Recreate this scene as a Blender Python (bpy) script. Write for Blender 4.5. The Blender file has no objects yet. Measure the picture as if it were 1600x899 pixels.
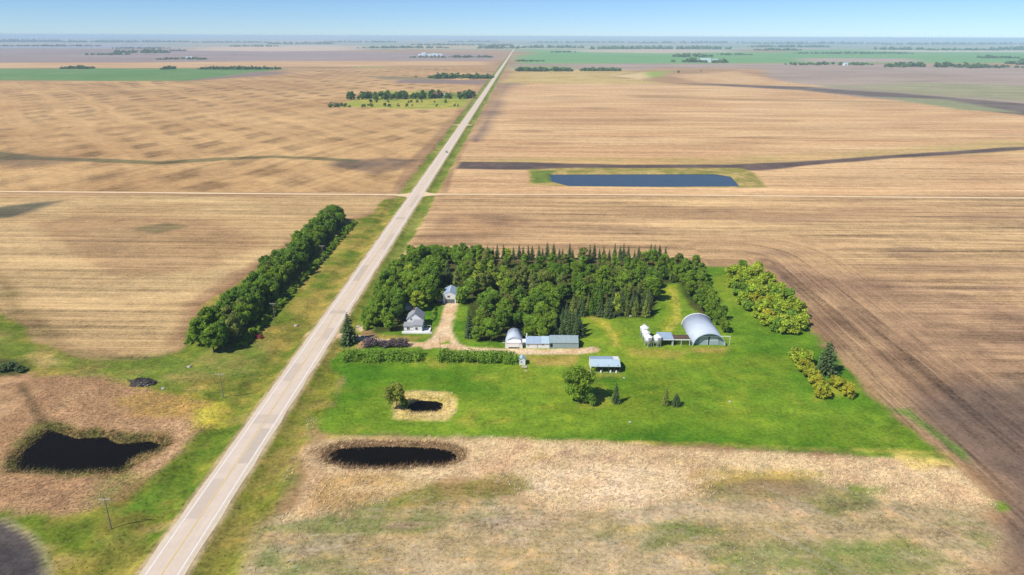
import bpy, math, random
import numpy as np
from mathutils import Matrix, Vector

# ------------------------------------------------------------------ camera, sky, sun, exposure
F_PX, CAM_H, Y_HOR = 1100.0, 115.0, 57.0
ROLL = math.radians(0.22)
PITCH = math.atan((449.5 - Y_HOR) / F_PX)
YAW = math.atan(15 / F_PX * math.cos(PITCH))
scene = bpy.context.scene
col = scene.collection
cam = bpy.data.cameras.new('camera')
cam.sensor_width = 36.0
cam.lens = F_PX / 1600 * 36
cam.clip_start = 1.0
cam.clip_end = 200000.0
cam_ob = bpy.data.objects.new('camera', cam)
cam_ob.matrix_world = (Matrix.Translation((0, 0, CAM_H)) @ Matrix.Rotation(YAW, 4, 'Z')
                       @ Matrix.Rotation(math.pi / 2 - PITCH, 4, 'X') @ Matrix.Rotation(ROLL, 4, 'Z'))
col.objects.link(cam_ob)
scene.camera = cam_ob

SUN_EL = math.radians(49)
SUN_DIR = Vector((-0.80, -0.60, 0)).normalized() * math.cos(SUN_EL) + Vector((0, 0, math.sin(SUN_EL)))
world = bpy.data.worlds.new('World')
scene.world = world
world.use_nodes = True
wn = world.node_tree
sky = wn.nodes.new('ShaderNodeTexSky')
sky.sky_type = 'NISHITA'
sky.sun_disc = False
sky.sun_elevation = SUN_EL
sky.sun_rotation = math.atan2(SUN_DIR.x, SUN_DIR.y)
sky.altitude = 700
sky.air_density = 0.68
sky.dust_density = 0.0
sky.ozone_density = 10.0
bg = wn.nodes['Background']
bg.inputs['Strength'].default_value = 0.09
wn.links.new(sky.outputs[0], bg.inputs['Color'])

sun = bpy.data.lights.new('sun', 'SUN')
sun.energy = 4.0
sun.angle = math.radians(0.53)
sun.color = (1.0, 0.95, 0.87)
sun_ob = bpy.data.objects.new('sun', sun)
sun_ob.rotation_euler = SUN_DIR.to_track_quat('Z', 'Y').to_euler()
sun_ob.location = (-300, -100, 400)
col.objects.link(sun_ob)

scene.view_settings.view_transform = 'Standard'
scene.view_settings.look = 'None'
scene.view_settings.exposure = 0.42
scene.view_settings.gamma = 1.0
scene.view_settings.use_curve_mapping = False
scene.cycles.volume_bounces = 1
scene.cycles.max_bounces = 6
scene.cycles.use_denoising = True
scene.cycles.denoiser = 'OPENIMAGEDENOISE'
scene.cycles.denoising_input_passes = 'RGB_ALBEDO_NORMAL'
scene.cycles.denoising_prefilter = 'NONE'

# ------------------------------------------------------------------ helpers
rnd = random.Random(7)
nr = np.random.default_rng(11)


def G(x, y):
    """ground point (z = 0) seen at photograph coordinates x, y (1600 x 899)"""
    a, b = x - 800.0, 449.5 - y
    c, s = math.cos(ROLL), math.sin(ROLL)
    a, b = a * c - b * s, a * s + b * c
    dy = F_PX * math.cos(PITCH) + b * math.sin(PITCH)
    dz = -F_PX * math.sin(PITCH) + b * math.cos(PITCH)
    dz = min(dz, -CAM_H / 60000.0 * dy)
    t = -CAM_H / dz
    X, Y = a * t, dy * t
    c, s = math.cos(YAW), math.sin(YAW)
    return (X * c - Y * s, X * s + Y * c)


def GP(pts):
    return [G(x, y) for x, y in pts]


def srgb(r, g, b, k=1.0):
    return tuple(k * (((v / 255 + 0.055) / 1.055) ** 2.4 if v > 10 else v / 255 / 12.92) for v in (r, g, b))


def hash2(ix, iy, seed):
    h = (ix.astype(np.int64) * 374761393 + iy.astype(np.int64) * 668265263 + seed * 974634777) & 0x7fffffff
    h = ((h ^ (h >> 13)) * 1274126177) & 0x7fffffff
    h = (h ^ (h >> 16)) & 0xffffff
    return h / float(0xffffff)


def vnoise(x, y, seed=0):
    ix, iy = np.floor(x), np.floor(y)
    fx, fy = x - ix, y - iy
    fx = fx * fx * (3 - 2 * fx)
    fy = fy * fy * (3 - 2 * fy)
    a, b = hash2(ix, iy, seed), hash2(ix + 1, iy, seed)
    c, d = hash2(ix, iy + 1, seed), hash2(ix + 1, iy + 1, seed)
    return (a * (1 - fx) + b * fx) * (1 - fy) + (c * (1 - fx) + d * fx) * fy


def fbm(x, y, seed=0, octv=4):
    s, a, t = 0.0, 1.0, 0.0
    for i in range(octv):
        s = s + a * vnoise(x, y, seed + i * 17)
        t += a
        a *= 0.55
        x, y = x * 2.03 + 13.7, y * 2.03 + 7.1
    return s / t


def sstep(a, b, x):
    t = np.clip((x - a) / (b - a), 0, 1)
    return t * t * (3 - 2 * t)


def sd_poly(P, X, Y, margin):
    """signed distance to polygon, positive inside, -margin far outside"""
    P = np.array(P, float)
    out = np.full(X.shape, -float(margin))
    sel = ((X > P[:, 0].min() - margin) & (X < P[:, 0].max() + margin)
           & (Y > P[:, 1].min() - margin) & (Y < P[:, 1].max() + margin))
    x, y = X[sel], Y[sel]
    if x.size == 0:
        return out
    d2 = np.full(x.shape, 1e18)
    ins = np.zeros(x.shape, bool)
    n = len(P)
    for i in range(n):
        ax, ay = P[i]
        bx, by = P[(i + 1) % n]
        ex, ey = bx - ax, by - ay
        t = np.clip(((x - ax) * ex + (y - ay) * ey) / (ex * ex + ey * ey + 1e-9), 0, 1)
        d2 = np.minimum(d2, (x - ax - t * ex) ** 2 + (y - ay - t * ey) ** 2)
        if ay != by:
            cr = ((ay > y) != (by > y)) & (x < ex * (y - ay) / ey + ax)
            ins ^= cr
    d = np.sqrt(d2)
    out[sel] = np.where(ins, d, -d)
    return out


def inside(P, x, y):
    return sd_poly(P, np.array([x]), np.array([y]), 1.0)[0] > 0


def dist_line(P, X, Y):
    d2 = np.full(X.shape, 1e18)
    for (ax, ay), (bx, by) in zip(P[:-1], P[1:]):
        ex, ey = bx - ax, by - ay
        t = np.clip(((X - ax) * ex + (Y - ay) * ey) / (ex * ex + ey * ey + 1e-9), 0, 1)
        d2 = np.minimum(d2, (X - ax - t * ex) ** 2 + (Y - ay - t * ey) ** 2)
    return np.sqrt(d2)


def tag(o, label=None, cat=None, group=None, kind=None):
    if label:
        o['label'] = label
    if cat:
        o['category'] = cat
    if group:
        o['group'] = group
    if kind:
        o['kind'] = kind
    return o


def empty(name, loc, rz=0.0):
    o = bpy.data.objects.new(name, None)
    o.empty_display_size = 0.5
    o.location = loc
    o.rotation_euler = (0, 0, rz)
    col.objects.link(o)
    return o


def link(name, me, mat=None, parent=None, loc=None):
    o = bpy.data.objects.new(name, me)
    if mat is not None:
        if len(me.materials) == 0:
            me.materials.append(mat)
    if parent is not None:
        o.parent = parent
    if loc is not None:
        o.location = loc
    col.objects.link(o)
    return o


class MB:
    """collects shapes, builds one mesh"""
    def __init__(s):
        s.v, s.f = [], []

    def poly(s, pts):
        i = len(s.v)
        s.v += [tuple(p) for p in pts]
        s.f.append(tuple(range(i, i + len(pts))))
        return s

    def box(s, x0, x1, y0, y1, z0, z1):
        i = len(s.v)
        s.v += [(x, y, z) for z in (z0, z1) for y in (y0, y1) for x in (x0, x1)]
        s.f += [tuple(i + k for k in q) for q in
                ((0, 2, 3, 1), (4, 5, 7, 6), (0, 1, 5, 4), (2, 6, 7, 3), (0, 4, 6, 2), (1, 3, 7, 5))]
        return s

    def prism(s, prof, axis, a, b):
        """profile [(p, z)] extruded along axis 'x' or 'y' from a to b"""
        i, n = len(s.v), len(prof)
        for t in (a, b):
            s.v += [(t, p, z) if axis == 'x' else (p, t, z) for p, z in prof]
        s.f.append(tuple(range(i, i + n)))
        s.f.append(tuple(range(i + 2 * n - 1, i + n - 1, -1)))
        for k in range(n):
            j = (k + 1) % n
            s.f.append((i + k, i + n + k, i + n + j, i + j))
        return s

    def rings(s, rings, cap0=True, cap1=True):
        i0 = len(s.v)
        n = len(rings[0])
        for r in rings:
            s.v += [tuple(p) for p in r]
        for k in range(len(rings) - 1):
            for j in range(n):
                a = i0 + k * n + j
                b = i0 + k * n + (j + 1) % n
                s.f.append((a, b, b + n, a + n))
        if cap0:
            s.f.append(tuple(range(i0 + n - 1, i0 - 1, -1)))
        if cap1:
            s.f.append(tuple(range(i0 + (len(rings) - 1) * n, i0 + len(rings) * n)))
        return s

    def lathe(s, prof, cx=0, cy=0, n=20, cap0=True, cap1=True):
        return s.rings([[(cx + r * math.cos(2 * math.pi * k / n), cy + r * math.sin(2 * math.pi * k / n), z)
                         for k in range(n)] for r, z in prof], cap0, cap1)

    def tube(s, pts, rad, n=6):
        pts = [Vector(p) for p in pts]
        if not isinstance(rad, (list, tuple)):
            rad = [rad] * len(pts)
        R = []
        for k, p in enumerate(pts):
            d = (pts[min(k + 1, len(pts) - 1)] - pts[max(k - 1, 0)]).normalized()
            u = d.orthogonal().normalized() if abs(d.z) < 0.95 else d.cross(Vector((0, 1, 0))).normalized()
            w = d.cross(u)
            R.append([p + (u * math.cos(2 * math.pi * j / n) + w * math.sin(2 * math.pi * j / n)) * rad[k]
                      for j in range(n)])
        return s.rings(R)

    def mesh(s, name, smooth=False):
        me = bpy.data.meshes.new(name)
        me.from_pydata(s.v, [], s.f)
        if smooth:
            me.polygons.foreach_set('use_smooth', [True] * len(me.polygons))
        me.update()
        return me

    def build(s, name, mat, parent=None, smooth=False, loc=None):
        me = s.mesh(name, smooth)
        import bmesh
        bm = bmesh.new()
        bm.from_mesh(me)
        bmesh.ops.recalc_face_normals(bm, faces=bm.faces)
        bm.to_mesh(me)
        bm.free()
        return link(name, me, mat, parent, loc)


def np_mesh(name, V, Q, smooth=False):
    """numpy quads (or tris) -> mesh"""
    me = bpy.data.meshes.new(name)
    nv, nf, k = len(V), len(Q), Q.shape[1]
    me.vertices.add(nv)
    me.vertices.foreach_set('co', np.ascontiguousarray(V, dtype=np.float32).ravel())
    me.loops.add(nf * k)
    me.loops.foreach_set('vertex_index', np.ascontiguousarray(Q, dtype=np.int32).ravel())
    me.polygons.add(nf)
    me.polygons.foreach_set('loop_start', np.arange(0, nf * k, k, dtype=np.int32))
    if smooth:
        me.polygons.foreach_set('use_smooth', np.ones(nf, bool))
    me.update(calc_edges=True)
    return me


# ------------------------------------------------------------------ materials
class NT:
    """small node-graph helper"""
    def __init__(s, name):
        s.m = bpy.data.materials.new(name)
        s.m.use_nodes = True
        s.t = s.m.node_tree
        s.b = s.t.nodes['Principled BSDF']
        s.b.inputs['Specular IOR Level'].default_value = 0.2
        s.out = s.t.nodes['Material Output']

    def n(s, typ, **kw):
        nd = s.t.nodes.new('ShaderNode' + typ)
        for k, v in kw.items():
            setattr(nd, k, v)
        return nd

    def put(s, sock, v):
        if isinstance(v, bpy.types.NodeSocket):
            s.t.links.new(v, sock)
        elif v is not None:
            sock.default_value = v

    def math(s, op, a, b=None, c=None, clamp=False):
        nd = s.n('Math', operation=op)
        nd.use_clamp = clamp
        for i, v in enumerate((a, b, c)):
            if v is not None:
                s.put(nd.inputs[i], v)
        return nd.outputs[0]

    def vmath(s, op, a, b):
        nd = s.n('VectorMath', operation=op)
        s.put(nd.inputs[0], a)
        s.put(nd.inputs['Scale'] if op == 'SCALE' else nd.inputs[1], b)
        return nd.outputs[0]

    def noise(s, vec, scale, detail=3, rough=0.55, dist=0.0):
        nd = s.n('TexNoise')
        s.put(nd.inputs['Vector'], vec)
        nd.inputs['Scale'].default_value = scale
        nd.inputs['Detail'].default_value = detail
        nd.inputs['Roughness'].default_value = rough
        nd.inputs['Distortion'].default_value = dist
        return nd.outputs['Fac']

    def mix(s, f, a, b, blend='MIX'):
        nd = s.n('Mix', data_type='RGBA', blend_type=blend)
        s.put(nd.inputs[0], f)
        s.put(nd.inputs[6], a if not isinstance(a, tuple) or len(a) == 4 else a + (1,))
        s.put(nd.inputs[7], b if not isinstance(b, tuple) or len(b) == 4 else b + (1,))
        return nd.outputs[2]

    def attr(s, name):
        return s.n('Attribute', attribute_name=name)

    def obj(s):
        return s.n('TexCoord').outputs['Object']

    def bump(s, h, strength, dist):
        nd = s.n('Bump')
        nd.inputs['Strength'].default_value = strength
        nd.inputs['Distance'].default_value = dist
        s.put(nd.inputs['Height'], h)
        s.t.links.new(nd.outputs[0], s.b.inputs['Normal'])


def simple_mat(name, c, rough=0.7, metal=0.0, var=0.18, scale=0.8, c2=None, ribs=None, spec=0.25):
    """painted / metal / wooden surface with weathering noise; ribs = (axis, spacing) of corrugation"""
    t = NT(name)
    o = t.obj()
    n1 = t.noise(o, scale, 4, 0.6)
    n2 = t.noise(o, scale * 9, 3, 0.6)
    f = t.math('ADD', t.math('MULTIPLY', n1, 0.7), t.math('MULTIPLY', n2, 0.3))
    f = t.math('MULTIPLY_ADD', t.math('SUBTRACT', f, 0.5), 2.2, 0.5, clamp=True)
    dark = c2 if c2 else tuple(v * (1 - 2 * var) for v in c)
    c_out = t.mix(f, dark, c)
    t.put(t.b.inputs['Base Color'], c_out)
    t.b.inputs['Roughness'].default_value = rough
    t.b.inputs['Metallic'].default_value = metal
    t.b.inputs['Specular IOR Level'].default_value = spec
    if ribs:
        sep = t.n('SeparateXYZ')
        t.put(sep.inputs[0], o)
        w = t.math('SINE', t.math('MULTIPLY', sep.outputs[ribs[0]], 2 * math.pi / ribs[1]))
        t.bump(w, 0.8, 0.03)
    return t.m


def leaf_mat(name, c_a, c_b, transl=0.25):
    """foliage: colour varies from tree to tree and from clump to clump"""
    t = NT(name)
    oi = t.n('ObjectInfo')
    a = t.attr('leaf')
    c = t.mix(oi.outputs['Random'], c_a, c_b)
    sep = t.n('SeparateColor')
    t.put(sep.inputs[0], a.outputs['Color'])
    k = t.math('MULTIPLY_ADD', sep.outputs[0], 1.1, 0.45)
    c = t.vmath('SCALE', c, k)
    yel = t.mix(t.math('MULTIPLY', sep.outputs[1], 0.35), c, tuple(min(1, v) for v in (c_b[0] * 1.4, c_b[1] * 1.18, c_b[2] * 0.9)))
    t.put(t.b.inputs['Base Color'], yel)
    t.b.inputs['Roughness'].default_value = 0.6
    t.b.inputs['Specular IOR Level'].default_value = 0.15
    tr = t.n('BsdfTranslucent')
    t.put(tr.inputs['Color'], yel)
    mx = t.n('MixShader')
    mx.inputs[0].default_value = transl
    t.t.links.new(t.b.outputs[0], mx.inputs[1])
    t.t.links.new(tr.outputs[0], mx.inputs[2])
    t.t.links.new(mx.outputs[0], t.out.inputs['Surface'])
    return t.m


M = {}
M['white_wall'] = simple_mat('white_siding', (0.80, 0.80, 0.79), 0.6, var=0.06)
M['white_trim'] = simple_mat('white_trim', (0.82, 0.82, 0.80), 0.5, var=0.05)
M['grey_shingle'] = simple_mat('grey_shingle', (0.34, 0.35, 0.37), 0.85, var=0.14, scale=1.5)
M['metal_roof'] = simple_mat('galvanised_roof', (0.42, 0.53, 0.66), 0.55, 0.15, var=0.12, scale=0.5, ribs=(0, 0.5))
M['metal_roof_pale'] = simple_mat('pale_galvanised_roof', (0.50, 0.64, 0.72), 0.55, 0.12, var=0.10, scale=0.5, ribs=(0, 0.5))
M['arch_metal'] = simple_mat('arch_metal', (0.54, 0.61, 0.70), 0.6, 0.05, var=0.10, scale=0.35, ribs=(1, 0.6))
M['bin_metal'] = simple_mat('bin_metal', (0.66, 0.68, 0.70), 0.4, 0.3, var=0.08, scale=0.8, ribs=(2, 0.35))
M['grey_green'] = simple_mat('grey_green_sheet', (0.33, 0.42, 0.43), 0.6, 0.1, var=0.10, scale=0.6, ribs=(0, 0.5))
M['door_grey'] = simple_mat('grey_blue_door', (0.40, 0.50, 0.55), 0.55, 0.1, var=0.08)
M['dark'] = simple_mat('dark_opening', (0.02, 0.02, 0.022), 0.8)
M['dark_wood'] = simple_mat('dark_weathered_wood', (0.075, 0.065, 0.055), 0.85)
M['glass'] = simple_mat('window_glass', (0.03, 0.035, 0.045), 0.08, spec=0.5, var=0.02)
M['grey_door'] = simple_mat('grey_garage_door', (0.20, 0.22, 0.22), 0.6)
M['brown'] = simple_mat('brown_boards', (0.20, 0.12, 0.085), 0.85)
M['wood_pole'] = simple_mat('weathered_pole', (0.30, 0.24, 0.18), 0.9)
M['pale_wood'] = simple_mat('pale_wood', (0.60, 0.54, 0.38), 0.85)
M['red_paint'] = simple_mat('faded_red_paint', (0.30, 0.035, 0.035), 0.45, c2=(0.16, 0.03, 0.025))
M['barn_red'] = simple_mat('barn_red', (0.30, 0.10, 0.07), 0.8)
M['car_paint'] = simple_mat('silver_car_paint', (0.45, 0.46, 0.48), 0.3, 0.3, var=0.02)
M['rubber'] = simple_mat('rubber', (0.02, 0.02, 0.02), 0.85)
M['rock'] = simple_mat('pale_rock', (0.52, 0.49, 0.43), 0.9)
M['ash'] = simple_mat('dark_debris', (0.07, 0.06, 0.055), 0.95)
M['bark'] = simple_mat('grey_bark', (0.16, 0.13, 0.10), 0.95, scale=3)
M['pale_bark'] = simple_mat('pale_poplar_bark', (0.38, 0.36, 0.29), 0.9, scale=3)
M['ceramic'] = simple_mat('insulator', (0.55, 0.56, 0.55), 0.3)

GREEN = leaf_mat('leaves_mid_green', (0.185, 0.315, 0.026), (0.250, 0.380, 0.036), 0.38)
WILLOW = leaf_mat('leaves_willow', (0.250, 0.300, 0.045), (0.290, 0.340, 0.055), 0.35)
DEEP = leaf_mat('leaves_deep_green', (0.125, 0.245, 0.026), (0.175, 0.300, 0.034), 0.38)
OLIVE = leaf_mat('leaves_olive', (0.200, 0.250, 0.050), (0.250, 0.300, 0.060), 0.35)
LIME = leaf_mat('leaves_lime', (0.340, 0.450, 0.035), (0.420, 0.510, 0.055), 0.35)
GOLD = leaf_mat('leaves_golden_green', (0.360, 0.400, 0.032), (0.450, 0.420, 0.040), 0.35)
SPRUCE = leaf_mat('spruce_needles', (0.066, 0.112, 0.036), (0.100, 0.150, 0.046), 0.12)
LILAC = leaf_mat('lilac_in_bud', (0.140, 0.110, 0.120), (0.165, 0.130, 0.130), 0.2)
HEDGE = leaf_mat('hedge_leaves', (0.190, 0.330, 0.035), (0.225, 0.370, 0.042), 0.35)
FARG = leaf_mat('far_grove_leaves', (0.075, 0.160, 0.030), (0.105, 0.195, 0.036), 0.3)

# ------------------------------------------------------------------ ground
ROAD_X, ROAD_HW = -80.6, 5.1


def axis_pts(start, stop, fine_to, d0, grow):
    a, v = [], start
    while v < stop:
        a.append(v)
        v += d0 if v < fine_to else max(d0, grow(v))
    a.append(stop)
    return a


D0 = 1.25
ys = np.array(axis_pts(92.0, 42000.0, 400.0, D0, lambda v: 0.75 * v * v / 126000.0))
xp = axis_pts(0.0, 46000.0, 165.0, D0, lambda v: D0 + 0.02 * (v - 165))
xs = np.array([-v for v in xp[:0:-1]] + xp)
NX, NY = len(xs), len(ys)
GX, GY = [a.ravel() for a in np.meshgrid(xs, ys)]
PXM = GY * GY / 126000.0            # metres of depth per photograph pixel at this distance

POND_LEFT = GP([(25, 712), (48, 690), (70, 672), (76, 668), (120, 682), (165, 679), (185, 690), (235, 686), (253, 691),
                (248, 700), (215, 708), (196, 722), (192, 733), (150, 732), (110, 735), (50, 732), (25, 731)])
POND_MID = GP([(510, 709), (528, 698), (560, 695), (600, 694), (640, 695), (680, 697), (705, 702), (714, 709), (713, 716),
               (692, 724), (640, 726), (600, 728), (540, 726), (514, 718)])
POND_DUG = GP([(634, 638), (640, 628), (655, 623), (682, 624), (693, 628), (691, 637), (682, 642), (645, 643)])
POND_FAR = GP([(858, 272), (868, 271.5), (1118, 271), (1142, 275), (1156, 290.5), (1000, 291), (890, 290), (862, 283)])
POND_POOL = GP([(-8, 566), (22, 568), (42, 576), (24, 583), (-8, 585)])
PONDS = [(POND_LEFT, 3.0, 0.3), (POND_MID, 2.5, 0.3), (POND_DUG, 1.8, 0.2), (POND_FAR, 3.0, 0.3)]
DRIVE = [GP([(500, 527), (535, 525), (575, 530), (620, 537), (690, 541), (730, 546), (780, 549), (840, 550), (895, 550), (925, 547)]),
         GP([(668, 541), (686, 530), (696, 510), (700, 495), (704, 480), (704, 474)]),
         GP([(735, 546), (712, 538), (703, 525), (698, 510)])]
CROSS_Y = 531.0


def drive_dist(X, Y):
    d = np.full(X.shape, 99.0)
    sel = (X > -95) & (X < 45) & (Y > 225) & (Y < 315)
    dd = np.full(sel.sum(), 99.0)
    for k, P in enumerate(DRIVE):
        dd = np.minimum(dd, dist_line(P, X[sel], Y[sel]) - (0.0, 0.6, -1.0)[k])
    d[sel] = dd
    return d


def ground_z(X, Y):
    X, Y = np.asarray(X, float), np.asarray(Y, float)
    a = np.abs(X - ROAD_X)
    ditch = sstep(5.6, 9.5, a) * (1 - sstep(12.5, 18.0, a))
    fill = np.maximum(1 - sstep(3.0, 7.0, np.abs(Y - CROSS_Y)), 1 - sstep(2.5, 6.0, drive_dist(X, Y)))
    z = -1.1 * ditch * (1 - fill) * (1 - sstep(1500, 3000, Y))
    away = sstep(7.0, 25.0, a)
    z = z + away * 0.5 * (fbm(X / 60, Y / 60, 3, 3) - 0.5) * (1 - sstep(600, 1500, Y))
    for P, m, w in PONDS:
        s = sd_poly(P, X, Y, 9.0)
        z = z - 1.5 * sstep(-m, m, s)
    # bank of the far dugout
    return z


GZ = ground_z(GX, GY)
C = np.empty((GX.size, 3))
T = np.zeros((GX.size, 3))          # streaks, grass, reeds
T2 = np.zeros((GX.size, 3))         # cross-hatching, pale alkali flecks, wheel lines
wn1 = fbm(GX / 14, GY / 14, 21, 4) - 0.5
wn2 = fbm(GX / 45, GY / 45, 33, 4) - 0.5
wn3 = fbm(GX / 4.0, GY / 4.0, 44, 3) - 0.5


def paint(m, ca, cb=None, scale=30.0, contrast=2.5, st=None, gr=None, rd=None, x2=None, al=None, wl=None, seed=5, sx=1.0):
    """lay a ground cover with mask m; colour wanders between ca and cb"""
    k = m > 0.002
    if not k.any():
        return
    mm = m[k][:, None]
    if cb is not None:
        f = np.clip((fbm(GX[k] / (scale * sx), GY[k] / scale, seed, 4) - 0.5) * contrast + 0.5, 0, 1)[:, None]
        c = np.array(ca) * (1 - f) + np.array(cb) * f
    else:
        c = np.array(ca)
    C[k] = C[k] * (1 - mm) + c * mm
    for A, j, v in ((T, 0, st), (T, 1, gr), (T, 2, rd), (T2, 0, x2), (T2, 1, al), (T2, 2, wl)):
        if v is not None:
            A[k, j] = A[k, j] * (1 - m[k]) + v * m[k]


def area(pts, soft=1.5, warp=3.0, big=0.0, margin=None, px=True):
    P = GP(pts) if px else pts
    mg = margin or (soft + warp + big * 2 + 12)
    s = sd_poly(P, GX, GY, mg)
    s = s + wn1 * warp * 2 + wn2 * big * 2 + wn3 * min(warp, 2.5)
    return sstep(-soft, soft, s) * (s > -mg + 0.01)


def farea(pts, blur=0.6, warp=1.0):
    """area far away: softness and wander given in photograph pixels of depth"""
    P = GP(pts)
    mg = 4000.0
    s = sd_poly(P, GX, GY, mg)
    ps = np.clip(PXM, 1.5, 900)
    n = fbm(GX / (ps * 12 + 20), GY / (ps * 6 + 10), 9, 3) - 0.5 if warp else 0
    s = s + n * warp * ps * 2
    return sstep(-1, 1, s / (blur * ps))


K = 0.80
STRAW = srgb(226, 188, 138, K)
STRAW2 = srgb(206, 164, 116, K)
TAN = srgb(196, 160, 116, K)
TAN2 = srgb(168, 132, 94, K)
BROWN = srgb(150, 118, 90, K)
BROWN2 = srgb(122, 96, 78, K)
SOIL = srgb(92, 82, 78, K)
SOIL2 = srgb(72, 66, 66, K)
MAUVE = srgb(172, 152, 144, K)
MAUVE2 = srgb(158, 136, 128, K)
LAWN = srgb(122, 152, 42, K)
LAWN2 = srgb(82, 128, 26, K)
LAWN_Y = srgb(160, 164, 50, K)
CROP = srgb(112, 164, 92, K)
CROP2 = srgb(132, 172, 108, K)
OLV = srgb(124, 132, 44, K)
OLV2 = srgb(82, 118, 32, K)
REED = srgb(232, 206, 156, K)
REED2 = srgb(214, 178, 136, K)
REEDB = srgb(248, 224, 188, K)
PINK = srgb(192, 164, 130, K)
PINK2 = srgb(168, 146, 108, K)
MOSS = srgb(100, 126, 60, K)
GRAVEL = srgb(240, 212, 172, K)
GRAVEL2 = srgb(222, 184, 138, K)
GOLDG = srgb(196, 178, 84, K)

ONE = np.ones(GX.size)
paint(ONE, TAN, TAN2, 90, 1.8, st=0.8, seed=2, sx=2.0)
# --- far land, left of the highway
paint(farea([(-400, 58), (2000, 58), (2000, 78), (-400, 78)]), srgb(150, 165, 140, K), srgb(190, 175, 150, K), 900, 6, st=0.2, seed=81, sx=3)
paint(farea([(-200, 76), (300, 76), (560, 81), (775, 84), (768, 95.5), (430, 96), (250, 98), (-200, 99)]), MAUVE, MAUVE2, 200, 2, st=0.4, seed=82, sx=3)
paint(farea([(-100, 71), (170, 70), (290, 73), (180, 76), (-100, 75)]), srgb(170, 165, 175, K), None, st=0.2)
paint(farea([(270, 79), (330, 73), (520, 71), (560, 79), (430, 81)]), srgb(218, 190, 160, K), None, st=0.3)
paint(farea([(560, 72), (800, 71), (795, 76), (640, 77)]), srgb(196, 180, 130, K), None, st=0.3)
paint(farea([(-200, 99), (250, 98), (430, 96), (769, 95.5), (764, 102), (440, 104), (180, 107), (-200, 106)]), STRAW, STRAW2, 120, 2, st=0.5, sx=2)
paint(farea([(-200, 108), (120, 107), (250, 107), (440, 107), (400, 114), (340, 122), (300, 126), (230, 127), (-200, 125)]), srgb(104, 144, 80, K), srgb(122, 152, 92, K), 120, 3, st=0.4, gr=0.2)
paint(farea([(400, 112), (480, 114), (420, 121), (330, 126), (300, 127)]), srgb(150, 130, 118, K), None, st=0.5)
paint(farea([(560, 105), (640, 107), (700, 110), (690, 113), (600, 110)]), srgb(176, 168, 96, K), None, st=0.4)
# main stubble, left
LF = farea([(-300, 127), (300, 127), (420, 118), (500, 109), (764, 104), (745, 140), (700, 190), (640, 250), (612, 300), (-300, 301)], 0.8, 0.6)
paint(LF, srgb(206, 168, 116, K), srgb(178, 140, 94, K), 120, 2.0, st=0.35, x2=1.15, sx=1.2, seed=90)
paint(farea([(640, 124), (757, 126), (750, 133), (690, 131), (620, 130)]), srgb(150, 128, 118, K), None, st=0.5, x2=0.2)
paint(farea([(570, 119), (700, 121), (690, 125), (600, 124)]), srgb(150, 134, 100, K), None, st=0.5, x2=0.2)
paint(0.9 * farea([(508, 168), (560, 152), (600, 143), (750, 147), (735, 160), (722, 169), (640, 170)], 0.7, 1.5), srgb(190, 182, 82, K), srgb(150, 165, 62, K), 30, 3, st=0.1, gr=0.8, x2=0.0)
paint(0.8 * farea([(660, 142), (744, 150), (736, 156), (655, 153)], 0.6, 1.0), srgb(110, 140, 50, K), None, gr=0.8)
# dark wet line across the left stubble
paint(0.85 * farea([(540, 251), (600, 247), (652, 250), (628, 266), (590, 272), (520, 258)], 2.5, 2.5), srgb(104, 92, 84, K), srgb(140, 112, 84, K), 30, 3)
paint(0.75 * farea([(-40, 231), (60, 244), (250, 253), (340, 247), (430, 243), (560, 250), (560, 253), (430, 247), (340, 251), (250, 257), (60, 251), (-40, 250)], 0.7, 1.2), srgb(96, 100, 66, K), None)
paint(0.5 * farea([(-60, 236), (90, 243), (150, 250), (60, 262), (-60, 258)], 3, 3), srgb(110, 98, 82, K), None)
# --- far land, right of the highway
paint(farea([(806, 95), (818, 78), (1000, 77), (1200, 82), (1420, 75), (1800, 76), (1800, 99), (1200, 99), (1000, 100), (804, 100)]), CROP, CROP2, 250, 2, st=0.3, seed=101, sx=3)
paint(farea([(880, 79), (1040, 77.5), (1160, 81), (1050, 84), (930, 82)]), srgb(206, 186, 160, K), None, st=0.2)
paint(farea([(1240, 91), (1420, 92), (1440, 97), (1250, 97)]), srgb(190, 165, 150, K), None, st=0.2)
paint(farea([(1380, 79), (1800, 80), (1800, 82), (1440, 81.5)]), srgb(214, 198, 176, K), None, st=0.2)
paint(farea([(802, 100), (1000, 99.5), (1220, 100), (1800, 103), (1800, 230), (1600, 178), (1350, 152), (1200, 138), (1180, 108), (1040, 106), (1000, 110), (798, 108)]), srgb(186, 166, 148, K), srgb(166, 146, 128, K), 90, 2.5, st=0.7, seed=104, sx=3)
paint(0.75 * farea([(1290, 136), (1420, 128), (1800, 140), (1800, 172), (1500, 152)], 3, 3), srgb(168, 168, 124, K), srgb(150, 155, 108, K), 50, 3, st=0.6)
paint(farea([(796, 108), (970, 109), (1000, 113), (960, 120), (1010, 125), (1060, 131), (900, 132), (788, 132), (792, 118)]), srgb(212, 186, 122, K), srgb(196, 168, 104, K), 60, 3, st=0.4, gr=0.2)
paint(farea([(960, 119), (1000, 112), (1060, 111), (1040, 119), (1015, 124)]), srgb(158, 176, 82, K), None, gr=0.4, st=0.2)
paint(farea([(955, 119), (1005, 112), (1015, 113), (1020, 124), (990, 125)]), srgb(226, 198, 142, K), None, st=0.2)
paint(farea([(1045, 118), (1150, 111), (1230, 128), (1290, 136), (1180, 134), (1080, 128)], 0.7, 0.5), srgb(224, 188, 138, K), STRAW2, 60, 2, st=0.4)
paint(farea([(810, 103.5), (880, 104), (890, 107), (820, 108)]), srgb(150, 160, 110, K), None)
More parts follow.
